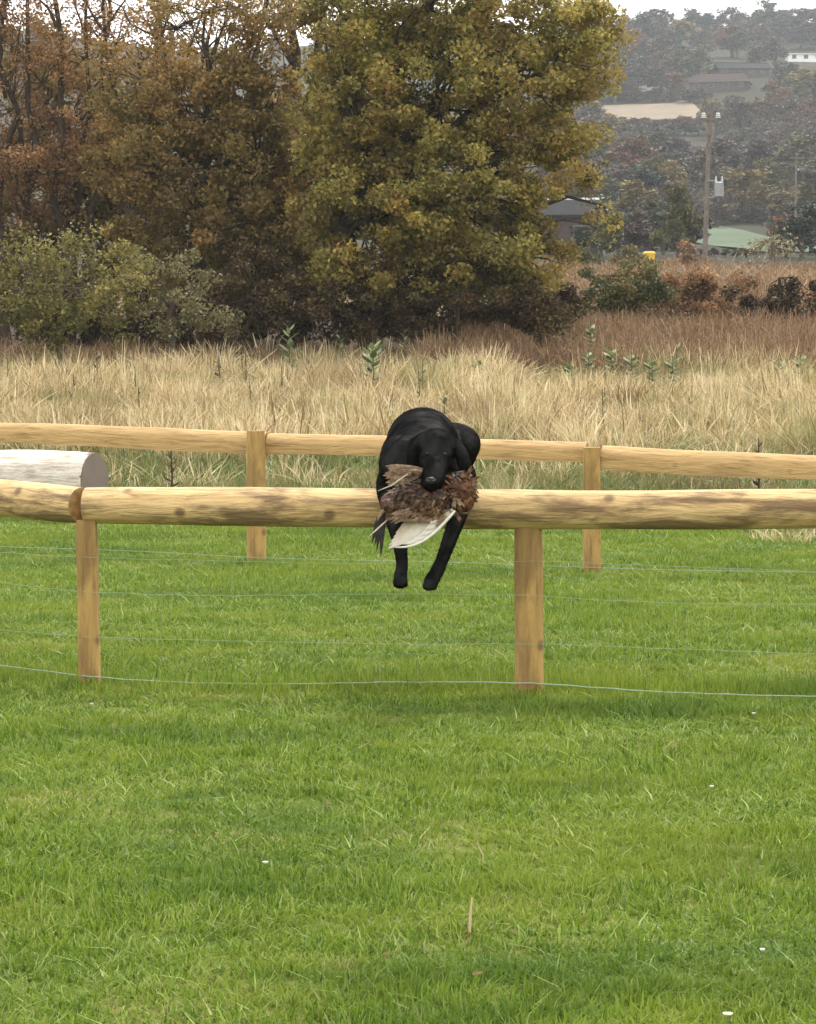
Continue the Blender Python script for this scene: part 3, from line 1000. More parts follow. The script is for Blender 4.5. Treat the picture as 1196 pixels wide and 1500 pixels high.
def house(label, px, d, wid, dep, wall_h, roof_h, rz, wallm, roofm, wins=3, hip=0.0, chimney=True, sink=.5):
    base = on(px, d)
    r = empty('house', base)
    r.rotation_euler = (0, 0, rz)
    tag(r, label, 'house')
    MB().box((0, 0, wall_h / 2 - sink), wid, dep, wall_h + sink * 2 - .02).build('wall', wallm, r, False)
    o = .35
    W, D = wid / 2 + o, dep / 2 + o
    z0, z1 = wall_h - .02, wall_h + roof_h
    rx = W - hip
    V = [(-W, -D, z0), (W, -D, z0), (W, D, z0), (-W, D, z0), (-rx, 0, z1), (rx, 0, z1), (-W, -D, z0 + .15), (W, -D, z0 + .15), (W, D, z0 + .15), (-W, D, z0 + .15)]
    F = [(3, 2, 1, 0), (0, 1, 7, 6), (1, 2, 8, 7), (2, 3, 9, 8), (3, 0, 6, 9), (6, 7, 5, 4), (8, 9, 4, 5), (7, 8, 5), (9, 6, 4)]
    rf = MB().add(V, F).build('roof', roofm, r, False)
    MB().tube([(-rx, 0, z1), (rx, 0, z1)], .13, 6).build('ridge_tile', M['trim'] if d < 160 else roofm, rf)
    if chimney:
        MB().box((wid * .28, 0.3, z1 + .3), .7, .7, 1.6).box((wid * .28, .3, z1 + 1.15), .85, .85, .14).build('chimney', wallm, rf, False)
    for i in range(wins):
        x = (i + .5) / wins * wid - wid / 2
        f = MB().box((x, -dep / 2 - .03, wall_h * .58), 1.0, .10, .9).build('window', M['frame'], r, False)
        MB().box((x, -dep / 2 - .085, wall_h * .58), .84, .03, .74).build('pane', M['glass'], f, False)


house('low brown brick house with a slate roof beside the olive gold tree', 818, 150, 4.2, 5, 2.2, 1.2, .05, M['wall_brick'], M['roof_dark'], 2, 0, False)
house('small dark roofed outbuilding beyond the yellow bin', 953, 170, 2.2, 3, 1.8, .7, -.1, M['wall_brick'], M['roof_dark'], 0, 0, False)
def at_img(px, py):
    return ground(px, py, 300)[1]
house('long dark slate roofed house high on the hillside', 1082, at_img(1082, 112), 11, 6, 1.3, 1.6, .06, M['wall_brick'], M['roof_dark'], 4, 0, False)
house('red roofed gabled house below the long slate roof', 1052, at_img(1052, 132), 12, 6, 1.2, 2.2, -.25, M['wall_brick'], M['roof_red'], 4, 1.5, False)
house('long flat white building near the hilltop trees', 1190, at_img(1190, 90), 14, 6, 1.4, .3, 0, M['wall_white'], M['wall_white'], 5, 0, False)
house('small grey roofed house low in the hillside wood', 945, at_img(945, 132), 8, 5, 1.3, 1.8, .1, M['trim'], M['roof_dark'], 3, 0, False)

# ------------------------------------------------------------------ utility poles
M['polewood'] = simple('weathered_pole', (.17, .145, .12), .85, .35, 5, 0, .004)
M['porcelain'] = simple('white_porcelain', (.55, .55, .52), .4, .06, 8)
M['steel'] = simple('grey_steel', (.27, .28, .29), .6, .2, 3, .2)
M['black'] = simple('black_fitting', (.02, .02, .022), .5, .2, 8)


def utility_pole():
    d = 117.0
    b = on(1031, d)
    t = P(1040, 163, d)
    h = t[2] - b[2]
    r = tag(empty('utility_pole', b), 'leaning wooden utility pole with white insulators and a grey transformer', 'utility pole')
    dx = t[0] - b[0]
    ax = lambda z: np.array([dx * z / h, 0, z])
    MB().tube([ax(-.3), ax(h * .4), ax(h * .75), ax(h)], [.125, .115, .105, .095], 10, wob=.05).build('pole', M['polewood'], r)
    ca = ax(h - .38)
    MB().box(ca + [.05, -.14, 0], 1.0, .10, .12).build('crossarm', M['polewood'], r, False)
    MB().box(ca + [0, -.15, -.42], .22, .05, .7).build('back_strap', M['polewood'], r, False)
    for x in (-.34, .34):
        mb = MB()
        for k in range(3):
            mb.tube([ca + [x + .05, -.14, .06 + k * .09], ca + [x + .05, -.14, .13 + k * .09]], [.15 - .02 * k, .07], 10)
        mb.build('insulator', M['porcelain'], r)
    tz = ax(3.55)
    MB().box(tz + [.40, -.05, .42], .75, .12, .06).box(tz + [.40, -.05, -.36], .75, .12, .06).build('transformer_bracket', M['steel'], r, False)
    tk = MB().tube([tz + [.55, -.12, -.33], tz + [.55, -.12, .30]], .23, 14).tube([tz + [.55, -.12, .30], tz + [.55, -.12, .36]], [.25, .12], 14).build('transformer_tank', M['steel'], r)
    for k in range(3):
        MB().tube([tz + [.40 + .15 * k, -.12, .34], tz + [.40 + .15 * k, -.12, .62]], [.05, .03], 8).build('bushing', (M['porcelain'], M['black'], M['porcelain'])[k], tk)
    MB().box(tz + [.85, -.1, .3], .16, .2, .3).build('cut_out_switch', M['black'], r, False)
    # slim far pole
    d2 = 190.0
    b2 = on(1163, d2)
    t2 = P(1163, 222, d2)
    hh = t2[2] - b2[2]
    r2 = tag(empty('utility_pole', b2), 'slender pale pole standing in the hillside wood', 'utility pole')
    MB().tube([(0, 0, -.3), (0, 0, hh)], [.10, .06], 8).build('pole', M['polewood'], r2)
    MB().box((0, -.15, hh - .5), 1.1, .1, .12).build('crossarm', M['polewood'], r2, False)
    # mast on the ridge
    b3 = on(1107, 735)
    hh = P(1107, 2, 735)[2] - b3[2]
    r3 = tag(empty('radio_mast', b3), 'thin pale radio mast rising from the hilltop trees', 'mast')
    for s in (-1, 1):
        MB().tube([(s * .7, 0, -.3), (s * .45, 0, hh)], .09, 6).build('mast_leg', M['trim'], r3)
    m3 = MB()
    z = 1.0
    while z < hh:
        m3.box((0, 0, z), 1.3, .08, .08)
        z += 1.6
    m3.build('lattice_brace', M['trim'], r3, False)


utility_pole()


def small_far():
    ym = simple('yellow_plastic', (.72, .42, .04), .5, .1, 5)
    p = on(950, 112)
    zt = P(950, 368, 112)[2]
    z0 = P(950, 385, 112)[2]
    p[2] = float(terr(p[0], p[1]))
    hb = zt - p[2]
    r = tag(empty('storage_bin', p), 'yellow plastic storage bin beyond the hedge', 'bin')
    mb = MB()
    V = [(-.20, -.2, 0), (.20, -.2, 0), (.20, .2, 0), (-.20, .2, 0), (-.25, -.25, hb * .86), (.25, -.25, hb * .86), (.25, .25, hb * .86), (-.25, .25, hb * .86)]
    mb.add(V, [(3, 2, 1, 0), (4, 5, 6, 7), (0, 1, 5, 4), (1, 2, 6, 5), (2, 3, 7, 6), (3, 0, 4, 7)]).build('bin_body', ym, r, False)
    V = [(-.28, -.28, hb * .865), (.28, -.28, hb * .865), (.28, .28, hb * .865), (-.28, .28, hb * .865), (-.2, -.2, hb), (.2, -.2, hb), (.2, .2, hb), (-.2, .2, hb)]
    MB().add(V, [(3, 2, 1, 0), (4, 5, 6, 7), (0, 1, 5, 4), (1, 2, 6, 5), (2, 3, 7, 6), (3, 0, 4, 7)]).build('lid', ym, r, False)
    # pale rail fence by the pasture
    d = 92.0
    a = on(1085, d)
    r = tag(empty('paddock_fence', a), 'weathered pale paddock fence in front of the gnarled shrub', 'fence')
    x1 = P(1190, 600, d)[0] - a[0] + 1.2
    ztop = P(1100, 384, d)[2] - a[2]
    n = 4
    for i in range(n):
        x = x1 * i / (n - 1)
        MB().box((x, .06, ztop / 2 - .1), .10, .08, ztop + .2).build('post', M['polewood'], r, False)
    for z in (ztop - .06, ztop - .40):
        MB().box((x1 / 2, 0, z), x1 + .1, .04, .11).build('rail', M['polewood'], r, False)


small_far()


# ------------------------------------------------------------------ fences
def rail_log(p0, p1, r, n=26, seg=18, seed=0, amp=.05):
    rng = np.random.default_rng(seed)
    p0, p1 = np.array(p0), np.array(p1)
    L = np.linalg.norm(p1 - p0)
    V, F = [], []
    ph = rng.uniform(0, 6.28, 6)
    for i in range(n + 1):
        t = i / n
        x = L * t
        cy = .006 * math.sin(x * 1.3 + ph[0])
        cz = .006 * math.sin(x * 1.7 + ph[1])
        rr = r * (1 + amp * .5 * math.sin(x * 2.1 + ph[2]) + amp * .35 * math.sin(x * 6.1 + ph[3]))
        if i in (0, n): rr *= .955
        for k in range(seg):
            a = 2 * math.pi * k / seg
            q = rr * (1 + amp * .3 * math.sin(2 * a + ph[4] + x) + amp * .3 * math.sin(5 * a + ph[5] + x * 3))
            V.append((x, cy + q * math.cos(a), cz + q * math.sin(a)))
    for i in range(n):
        for k in range(seg):
            F.append((i * seg + k, i * seg + (k + 1) % seg, (i + 1) * seg + (k + 1) % seg, (i + 1) * seg + k))
    F.append(tuple(range(seg - 1, -1, -1)))
    F.append(tuple(range(n * seg, (n + 1) * seg)))
    me = MB().add(V, F).mesh('rail')
    return me, Matrix.Translation(Vector(p0)) @ Vector((1, 0, 0)).rotation_difference(Vector(p1 - p0)).to_matrix().to_4x4()


def two_mats(me, m0, m1):
    me.materials.append(m0)
    me.materials.append(m1)
    n = len(me.polygons)
    mi = np.zeros(n, dtype=np.int32)
    mi[-2:] = 1
    me.polygons.foreach_set('material_index', mi)


def add_rail(p0, p1, r, parent, m, seed, amp=.05):
    me, mat = rail_log(p0, p1, r, seed=seed, amp=amp)
    two_mats(me, m, M['endgrain'])
    o = obj('rail', me, None, parent)
    o.matrix_local = Matrix.Translation(-Vector(parent.location)) @ mat
    return o


def add_post(base, h, r, parent, m, seed, flat=False, depth=.25):
    rng = np.random.default_rng(seed)
    V, F = [], []
    n, seg = 10, 16
    lx, ly = rng.normal(0, .008, 2)
    for i in range(n + 1):
        t = i / n
        z = -depth + (h + depth) * t
        rr = r * (1.03 - .05 * t + .015 * math.sin(z * 9 + seed))
        if i == n: rr *= .95
        for k in range(seg):
            a = 2 * math.pi * k / seg
            x, y = math.cos(a), math.sin(a)
            q = rr * (1 + .03 * math.sin(3 * a + seed))
            if flat:
                s_ = .93 / max(abs(x), abs(y)) ** .75
                x, y = x * s_, y * s_
            V.append((x * q + lx * t, y * q + ly * t, z))
    for i in range(n):
        for k in range(seg):
            F.append((i * seg + k, i * seg + (k + 1) % seg, (i + 1) * seg + (k + 1) % seg, (i + 1) * seg + k))
    F.append(tuple(range(seg - 1, -1, -1)))
    F.append(tuple(range(n * seg, (n + 1) * seg)))
    me = MB().add(V, F).mesh('post')
    two_mats(me, m, M['endgrain'])
    return obj('post', me, None, parent, np.array(base) - np.array(parent.location))


def near_fence():
    pl = ground(133, 1004)
    pr = ground(777, 1014)
    step = pr - pl
    pr2 = pr + step * 1.02
    pr2[2] = terr(pr2[0], pr2[1])
    pr3 = pr2 + step
    pr3[2] = terr(pr3[0], pr3[1])
    pk = ground(0, 985)
    back = pk - pl
    pk2 = pl + back * (1.9 / np.linalg.norm(back[:2]))
    pk2[2] = terr(pk2[0], pk2[1])
    root = tag(empty('log_rail_fence', pl), 'round log rail fence with wire netting that the black dog is leaping', 'fence')
    rr = .083
    for i, (b, r, fl) in enumerate(((pl, .049, True), (pr, .060, False), (pr2, .058, False), (pk2, .055, False), (pr3, .058, False))):
        add_post(b, .715, r, root, M['post'], 40 + i, fl)
    top = .85 - rr
    u = step / np.linalg.norm(step)
    a0 = P(126, 742, pl[1])
    a1 = P(1196, 746, pr2[1] - .35 * (pr2[1] - pr[1]))
    du = (a1 - a0) / np.linalg.norm(a1 - a0)
    rl = np.linalg.norm((pr2 - pl)[:2]) + .03
    add_rail(a0, a0 + du * rl, rr, root, M['rail'], 3)
    add_rail(a0 + du * (rl + .03), a0 + du * (rl + 1.95), rr, root, M['rail'], 13)
    b0 = P(119, 740, pl[1] + .02)
    b1 = P(0, 731, pk[1])
    db = (b1 - b0) / np.linalg.norm(b1 - b0)
    add_rail(b0 + db * 2.6, b0, rr * .98, root, M['rail'], 5)
    # netting wires on the camera side of the posts
    fw = np.array([0, -.072, 0])
    rng = np.random.default_rng(5)
    lev = [(.045, .0030), (.215, .0010), (.415, .0010), (.555, .0009)]
    line = [pk2, pl, pr, pr2, pr3]
    for z, wr in lev:
        pts = []
        for s in range(4):
            A, B = line[s], line[s + 1]
            nn = 24
            for i in range(nn + (s == 3)):
                t = i / nn
                p = A + (B - A) * t + fw
                p[2] = terr(p[0], p[1]) + z + .006 * math.sin(p[0] * 3 + z * 20) - .012 * math.sin(math.pi * t) + rng.normal(0, .0012)
                pts.append(p - pl)
        MB().tube(pts, wr, 5).build('wire', M['wire'], root)
    for s in range(4):
        A, B = line[s], line[s + 1]
        L = np.linalg.norm((B - A)[:2])
        k = int(L / .15)
        for i in range(1, k):
            p = A + (B - A) * (i / k) + fw * 1.01
            z0 = terr(p[0], p[1])
            MB().tube([np.array([p[0] + rng.normal(0, .006), p[1], z0 + zz]) - pl for zz, _ in lev], .0003, 4).build('stay_wire', M['wire'], root)


near_fence()


def far_fence():
    bl = ground(377, 822)
    br = ground(868, 837)
    root = tag(empty('far_rail_fence', bl), 'far fence of sawn half round rails on short timber posts', 'fence')

    def post_at(b, px, pytop, r, seed, fl):
        h = P(px, pytop, b[1])[2] - b[2]
        add_post(b, h, r, root, M['post'], seed, fl)
        return h
    post_at(bl, 377, 631, .066, 61, False)
    post_at(br, 869, 655, .062, 62, True)

    def halfrail(a, b, hgt, thick, seed):
        rng = np.random.default_rng(seed)
        a, b = np.array(a), np.array(b)
        L = np.linalg.norm(b - a)
        V, F = [], []
        prof = [(-thick * .5, -hgt * .48), (-thick * .55, -hgt * .05), (-thick * .5, hgt * .22), (-thick * .15, hgt * .48), (thick * .3, hgt * .5), (thick * .5, hgt * .35), (thick * .5, -hgt * .45), (0, -hgt * .5)]
        n = 22
        ph = rng.uniform(0, 6, 4)
        for i in range(n + 1):
            x = L * i / n
            s = 1 + .03 * math.sin(x * 2 + ph[0]) + .02 * math.sin(x * 7 + ph[1])
            for (y, z) in prof:
                V.append((x, y * s + .006 * math.sin(x * 1.4 + ph[2]), z * s + .007 * math.sin(x * 1.9 + ph[3])))
        m = len(prof)
        for i in range(n):
            for k in range(m):
                F.append((i * m + k, (i + 1) * m + k, (i + 1) * m + (k + 1) % m, i * m + (k + 1) % m))
        F.append(tuple(range(m)))
        F.append(tuple(range((n + 1) * m - 1, n * m - 1, -1)))
        me = MB().add(V, F).mesh('rail')
        two_mats(me, M['sawn'], M['endgrain'])
        o = obj('rail', me, None, root)
        o.matrix_local = Matrix.Translation(Vector(a - bl)) @ Vector((1, 0, 0)).rotation_difference(Vector(b - a)).to_matrix().to_4x4()
    k = 1.06
    # left rail runs back into the distance beyond the frame
    a1 = P(392, 648, bl[1] + .12)
    a0 = P(0, 635, bl[1] + 1.0)
    e = a0 + (a0 - a1) * .35
    halfrail(e, a1, .150, .10, 1)
    b0 = P(394, 651, bl[1] + .12)
    b1 = P(860, 661, br[1] + .10)
    halfrail(b0, b1, .136, .10, 2)
    c0 = P(884, 670, br[1] + .02)
    c1 = P(1196, 685, br[1] - .5)
    halfrail(c0, c1 + (c1 - c0) * .4, .155, .11, 3)
    pe = c1 + (c1 - c0) * .40
    pe[2] = terr(pe[0], pe[1])
    add_post(pe, .80, .062, root, M['post'], 63, True)
    f0 = c1 + (c1 - c0) * .43
    f1 = f0 + (c1 - c0) * 1.4
    halfrail(f0, f1, .155, .11, 4)
    f1[2] = terr(f1[0], f1[1])
    add_post(f1 + [-.08, 0, 0], .80, .062, root, M['post'], 65, True)
    pz = e.copy()
    pz[2] = terr(pz[0], pz[1])
    add_post(pz, .92, .062, root, M['post'], 64, False)
    # low wire
    pts = []
    for i in range(60):
        t = i / 59
        p = pz + (bl - pz) * (t * 3) if t < 1 / 3 else (bl + (br - bl) * (t * 3 - 1) if t < 2 / 3 else br + (pe - br) * (t * 3 - 2))
        q = np.array(p) + [0, -.08, 0]
        q[2] = terr(q[0], q[1]) + .03
        pts.append(q - bl)
    MB().tube(pts, .0022, 5).build('wire', M['wire'], root)


far_fence()


# ------------------------------------------------------------------ fallen pale log
def fallen_log():
    m, n, b = new_mat('pale_debarked_log')
    tc = N(n, 'ShaderNodeTexCoord').outputs['Object']
    f = noise(n, 3, 7, mapping(n, tc, (1, 6, 6)), .65)
    c = ramp(n, [(.35, (.40, .33, .26)), (.5, (.66, .59, .50)), (.7, (.76, .70, .62))], f)
    g = noise(n, 2.2, 5, mapping(n, tc, (1.5, 2.5, 2.5), (4, 0, 1)))
    c = mixc(n, math_(n, 'MULTIPLY', ramp(n, [(.58, (0, 0, 0)), (.68, (1, 1, 1))], g), .6), c, (.30, .24, .18))
    n.links.new(c, b.inputs['Base Color'])
    b.inputs['Roughness'].default_value = .85
    bump(n, b, math_(n, 'ADD', f, g), 1.0, .05)
    d = 20.6
    k = d / FPX
    r = .265
    g0 = P(138, 706, d)
    gz = float(terr(g0[0], d))
    e0 = np.array([g0[0], d, gz + r - .02])
    zc = P(138, 706, d)[2]
    e0[2] = max(zc, gz + r - .02)
    ang = rad(20)
    e1 = e0 + np.array([-math.cos(ang), math.sin(ang), 0]) * 3.2
    e1[2] = terr(e1[0], e1[1]) + r - .02
    root = tag(empty('fallen_log', (e0[0], e0[1], gz)), 'thick pale debarked log lying behind the far fence', 'log')
    me, mat = rail_log(e1, e0, r, n=20, seg=22, seed=9, amp=.05)
    me.name = 'log_trunk'
    me.materials.append(m)
    o = obj('log_trunk', me, None, root)
    o.matrix_local = Matrix.Translation(-Vector(root.location)) @ mat
    # cut face
    ax = (e0 - e1) / np.linalg.norm(e0 - e1)
    me2, n2, b2 = new_mat('grey_cut_face')
    tc = N(n2, 'ShaderNodeTexCoord').outputs['Object']
    wv = N(n2, 'ShaderNodeTexWave', wave_type='RINGS', rings_direction='X')
    wv.inputs['Scale'].default_value = 22
    wv.inputs['Distortion'].default_value = 3
    n2.links.new(tc, wv.inputs['Vector'])
    cc = ramp(n2, [(.2, (.14, .105, .085)), (.8, (.24, .19, .16))], wv.outputs['Fac'])
    n2.links.new(cc, b2.inputs['Base Color'])
    b2.inputs['Roughness'].default_value = .9
    seg = 24
    V = [(0, 0, 0)] + [(.004 * math.sin(5 * a), r * .93 * math.cos(a), r * .93 * math.sin(a)) for a in np.linspace(0, 2 * math.pi, seg, endpoint=False)]
    V += [(-.05, r * .93 * math.cos(a), r * .93 * math.sin(a)) for a in np.linspace(0, 2 * math.pi, seg, endpoint=False)]
    F = [(0, 1 + i, 1 + (i + 1) % seg) for i in range(seg)] + [(1 + i, 1 + seg + i, 1 + seg + (i + 1) % seg, 1 + (i + 1) % seg) for i in range(seg)]
    oc = MB().add(V, F).build('cut_face', me2, root)
    oc.matrix_local = Matrix.Translation(Vector(e0 + ax * .012) - Vector(root.location)) @ Vector((1, 0, 0)).rotation_difference(Vector(ax)).to_matrix().to_4x4()


fallen_log()


# ------------------------------------------------------------------ dog
def dog():
    m, n, b = new_mat('black_coat')
    tc = N(n, 'ShaderNodeTexCoord').outputs['Object']
    f = noise(n, 55, 6, mapping(n, tc, (1, 1, .35)), .7)
    c = ramp(n, [(.3, (.0018, .0017, .0018)), (.7, (.0045, .0042, .0045))], f)
    n.links.new(c, b.inputs['Base Color'])
    n.links.new(ramp(n, [(.3, (.38, .38, .38)), (.7, (.62, .62, .62))], noise(n, 14, 4, tc)), b.inputs['Roughness'])
    b.inputs['Specular IOR Level'].default_value = 0.0
    gl = N(n, 'ShaderNodeBsdfGlossy')
    gl.inputs['Roughness'].default_value = .42
    dfu = N(n, 'ShaderNodeBsdfDiffuse')
    n.links.new(c, dfu.inputs['Color'])
    bp = N(n, 'ShaderNodeBump')
    bp.inputs['Strength'].default_value = .6
    bp.inputs['Distance'].default_value = .008
    n.links.new(f, bp.inputs['Height'])
    for nd in (gl, dfu): n.links.new(bp.outputs[0], nd.inputs['Normal'])
    msh = N(n, 'ShaderNodeMixShader')
    n.links.new(ramp(n, [(.38, (.004, .004, .004)), (.62, (.020, .020, .020))], noise(n, 11, 4, tc)), msh.inputs[0])
    n.links.new(dfu.outputs[0], msh.inputs[1])
    n.links.new(gl.outputs[0], msh.inputs[2])
    n.links.new(msh.outputs[0], n.nodes['Material Output'].inputs['Surface'])
    b0 = np.array([P(622, 700, 10.2)[0], 10.3, 0.0])
    g0 = P(622, 705, 10.25)
    root = tag(empty('dog', g0), 'black dog in mid leap over the log rail, holding a dead bird', 'dog')
    mb = MB()

    def chain(pts, n=14):
        """tapered limb through (px,py,d,r) joints, with round ends"""
        Q = [P(p[0], p[1], p[2]) - g0 for p in pts]
        rs = [p[3] for p in pts]
        # densify with Catmull-Rom
        D, RR = [], []
        for i in range(len(Q) - 1):
            p0, p1, p2, p3 = Q[max(i - 1, 0)], Q[i], Q[i + 1], Q[min(i + 2, len(Q) - 1)]
            for s in range(9):
                t = s / 9
                D.append(.5 * (2 * p1 + (p2 - p0) * t + (2 * p0 - 5 * p1 + 4 * p2 - p3) * t * t + (-p0 + 3 * p1 - 3 * p2 + p3) * t ** 3))
                RR.append(rs[i] + (rs[i + 1] - rs[i]) * t)
        D.append(Q[-1])
        RR.append(rs[-1])
        for p, r in zip(D, RR):
            mb.ell(p, (r, r, r), None, 14, 10)
        mb.tube(D, RR, n)

    def E(px, py, d, rx, ry, rz, rot=None):
        mb.ell(P(px, py, d) - g0, (rx, ry, rz), rot, 20, 14)

    from mathutils import Euler
    # trunk, from chest to rump
    chain([(622, 690, 10.10, .118), (620, 668, 10.28, .148), (619, 652, 10.50, .158), (620, 648, 10.72, .150), (622, 655, 10.92, .135)], 18)
    E(578, 668, 10.24, .060, .11, .10, Euler((0, .35, 0)).to_matrix())
    E(622, 712, 10.08, .105, .10, .12)                      # brisket
    E(588, 678, 10.14, .062, .10, .115, Euler((0, .25, 0)).to_matrix())   # shoulder blades
    E(662, 680, 10.14, .060, .10, .112, Euler((0, -.25, 0)).to_matrix())
    # forelegs
    chain([(580, 686, 10.14, .066), (569, 712, 10.18, .052), (572, 738, 10.12, .044), (585, 790, 10.02, .032), (589, 822, 9.98, .0255), (588, 838, 9.97, .027), (587, 848, 9.95, .030)])
    chain([(670, 684, 10.14, .064), (682, 702, 10.18, .048), (680, 728, 10.12, .042), (664, 776, 10.02, .034), (650, 815, 9.97, .0275), (640, 838, 9.95, .029), (633, 850, 9.93, .031)])
    for (x, y, d, tilt) in ((587, 851, 9.935, 0.0), (631.5, 854, 9.915, .18)):
        E(x, y, d, .031, .036, .031)
        for k, o in enumerate((-.022, -.0075, .0075, .022)):
            q = P(x, y, d) - g0 + np.array([o - tilt * .02, -.024 + abs(o) * .5, -.019 + abs(o) * .35])
            mb.ell(q, (.0100, .020, .0165), None, 10, 8)
    # hind legs tucked at the sides
    chain([(652, 648, 10.88, .095), (676, 645, 10.66, .070), (687, 652, 10.52, .052), (684, 664, 10.56, .044)])
    chain([(688, 655, 10.55, .048), (676, 690, 10.80, .036), (668, 700, 10.98, .028), (664, 708, 10.86, .026)])
    chain([(596, 655, 10.88, .095), (582, 662, 10.66, .070), (578, 674, 10.56, .050)])
    chain([(578, 672, 10.57, .046), (586, 696, 10.82, .034), (592, 702, 10.98, .028), (594, 708, 10.86, .026)])
    # tail streaming back
    chain([(622, 640, 11.02, .045), (616, 634, 11.18, .034), (606, 640, 11.36, .024), (598, 654, 11.5, .012)])
    # neck and head
    chain([(626, 672, 10.16, .108), (634, 662, 10.02, .092), (640, 655, 9.93, .080)], 16)
    E(640, 653, 9.90, .078, .080, .070)                     # skull
    E(640, 668, 9.86, .066, .062, .055)                     # brow
    E(625, 676, 9.855, .032, .036, .034)                    # cheeks
    E(654, 677, 9.855, .032, .036, .034)
    chain([(639, 674, 9.85, .054), (637, 687, 9.80, .048), (634, 700, 9.765, .043), (632, 707, 9.75, .037)])   # muzzle
    E(624.5, 709, 9.785, .025, .034, .032)                    # flews
    E(642, 708, 9.785, .025, .034, .032)
    chain([(639, 706, 9.86, .032), (636, 722, 9.80, .024), (634, 730, 9.76, .018)])   # lower jaw
    E(631, 659.5, 9.822, .015, .014, .008)                  # eyebrows
    E(647, 660.5, 9.822, .015, .014, .008)
    # ears: flat hanging flaps
    E(611, 655, 9.93, .026, .022, .040, Euler((0, .55, 0)).to_matrix())
    E(605, 670, 9.925, .027, .015, .052, Euler((.1, .14, 0)).to_matrix())
    E(670, 655, 9.93, .028, .022, .040, Euler((0, -.55, 0)).to_matrix())
    E(678, 672, 9.92, .029, .015, .056, Euler((.1, -.12, 0)).to_matrix())

    me = mb.mesh('raw', False)
    tmp = bpy.data.objects.new('raw', me)
    COL.objects.link(tmp)
    md = tmp.modifiers.new('r', 'REMESH')
    md.mode = 'VOXEL'
    md.voxel_size = .0065
    ms = tmp.modifiers.new('s', 'SMOOTH')
    ms.factor = .5
    ms.iterations = 8
    dg = bpy.context.evaluated_depsgraph_get()
    body = bpy.data.meshes.new_from_object(tmp.evaluated_get(dg))
    bpy.data.objects.remove(tmp)
    body.name = 'body'
    body.polygons.foreach_set('use_smooth', np.ones(len(body.polygons), dtype=bool))
    co = np.empty(len(body.vertices) * 3, dtype=np.float32)
    body.vertices.foreach_get('co', co)
    co = co.reshape(-1, 3)
    no_ = np.empty(len(body.vertices) * 3, dtype=np.float32)
    body.vertices.foreach_get('normal', no_)
    no_ = no_.reshape(-1, 3)
    wv = .0010 * np.sin(co[:, 0] * 60 + 7 * np.sin(co[:, 2] * 23)) * np.sin(co[:, 2] * 48 + 5 * np.sin(co[:, 1] * 19)) + .0006 * np.sin(co[:, 0] * 150 + co[:, 2] * 110) * np.sin(co[:, 1] * 130 + co[:, 2] * 60)
    body.vertices.foreach_set('co', (co + no_ * wv[:, None]).astype(np.float32).ravel())
    body.update()
    obj('body', body, m, root)
    # short coat: hairs lying back along the body, ragged at the outline
    rng = np.random.default_rng(8)
    pi_ = rng.integers(0, len(co), 16000)
    pb, pn = co[pi_], no_[pi_]
    fl = np.array([0, .55, -.75]) + rng.normal(0, .25, (len(pb), 3))
    fl = fl - pn * (fl * pn).sum(1)[:, None]
    fl /= np.linalg.norm(fl, axis=1)[:, None] + 1e-9
    sdv = np.cross(fl, pn)
    ln = rng.uniform(.008, .018, len(pb))[:, None]
    tip = pb + fl * ln + pn * ln * rng.uniform(.05, .38, len(pb))[:, None]
    Vh = np.stack([pb - sdv * .0009, pb + sdv * .0009, tip], 1).reshape(-1, 3)
    fo = obj('fur', mesh_np('fur', Vh, np.arange(len(Vh)).reshape(-1, 3)), m, root)
    fo['kind'] = 'stuff'
    # eyes, nose
    em, en, eb = new_mat('dark_eye')
    eb.inputs['Base Color'].default_value = (.006, .003, .002, 1)
    eb.inputs['Roughness'].default_value = .18
    eb.inputs['Specular IOR Level'].default_value = .25
    nm, nn, nb = new_mat('wet_nose')
    fn = noise(nn, 160, 3, N(nn, 'ShaderNodeTexCoord').outputs['Object'])
    nn.links.new(ramp(nn, [(.3, (.010, .010, .011)), (.7, (.03, .03, .032))], fn), nb.inputs['Base Color'])
    nb.inputs['Roughness'].default_value = .38
    nb.inputs['Specular IOR Level'].default_value = .3
    bump(nn, nb, fn, .4, .002)
    for (x, y) in ((627.5, 664.5), (651, 665.5)):
        q = P(x, y, 9.812) - g0
        MB().ell(q, (.0095, .008, .0075)).build('eye', em, root)
    q = P(631.5, 704, 9.712) - g0
    mbn = MB().ell(q, (.021, .014, .014)).ell(q + [0, -.002, .006], (.017, .012, .009))
    no = mbn.build('nose', nm, root)
    for s in (-1, 1):
        MB().ell(q + [s * .009, -.0135, -.001], (.0045, .003, .004), None, 8, 6).build('nostril', M['black'], no)
    return root


dog()


# ------------------------------------------------------------------ bird
def feather_mesh(mb, base, tip, nrm, wid, curl=.0, seg=6, tips=.25):
    base, tip, nrm = np.array(base, float), np.array(tip, float), np.array(nrm, float)
    ax = tip - base
    L = np.linalg.norm(ax)
    ax = ax / L
    sd_ = np.cross(ax, nrm)
    sd_ /= np.linalg.norm(sd_) + 1e-9
    nn = np.cross(sd_, ax)
    V, F = [], []
    for i in range(seg + 1):
        t = i / seg
        ww = wid * .5 * min(1.0, .28 + t * 3.2) * (1 - max(0, (t - (1 - tips)) / tips) ** 2 * .93)
        c = base + ax * L * t + nn * curl * L * math.sin(math.pi * .5 * t) * t
        V += [c - sd_ * ww - nn * ww * .25, c + nn * .0006, c + sd_ * ww - nn * ww * .25]
    for i in range(seg):
        a = 3 * i
        F += [(a, a + 1, a + 4, a + 3), (a + 1, a + 2, a + 5, a + 4)]
    mb.add(V, F)


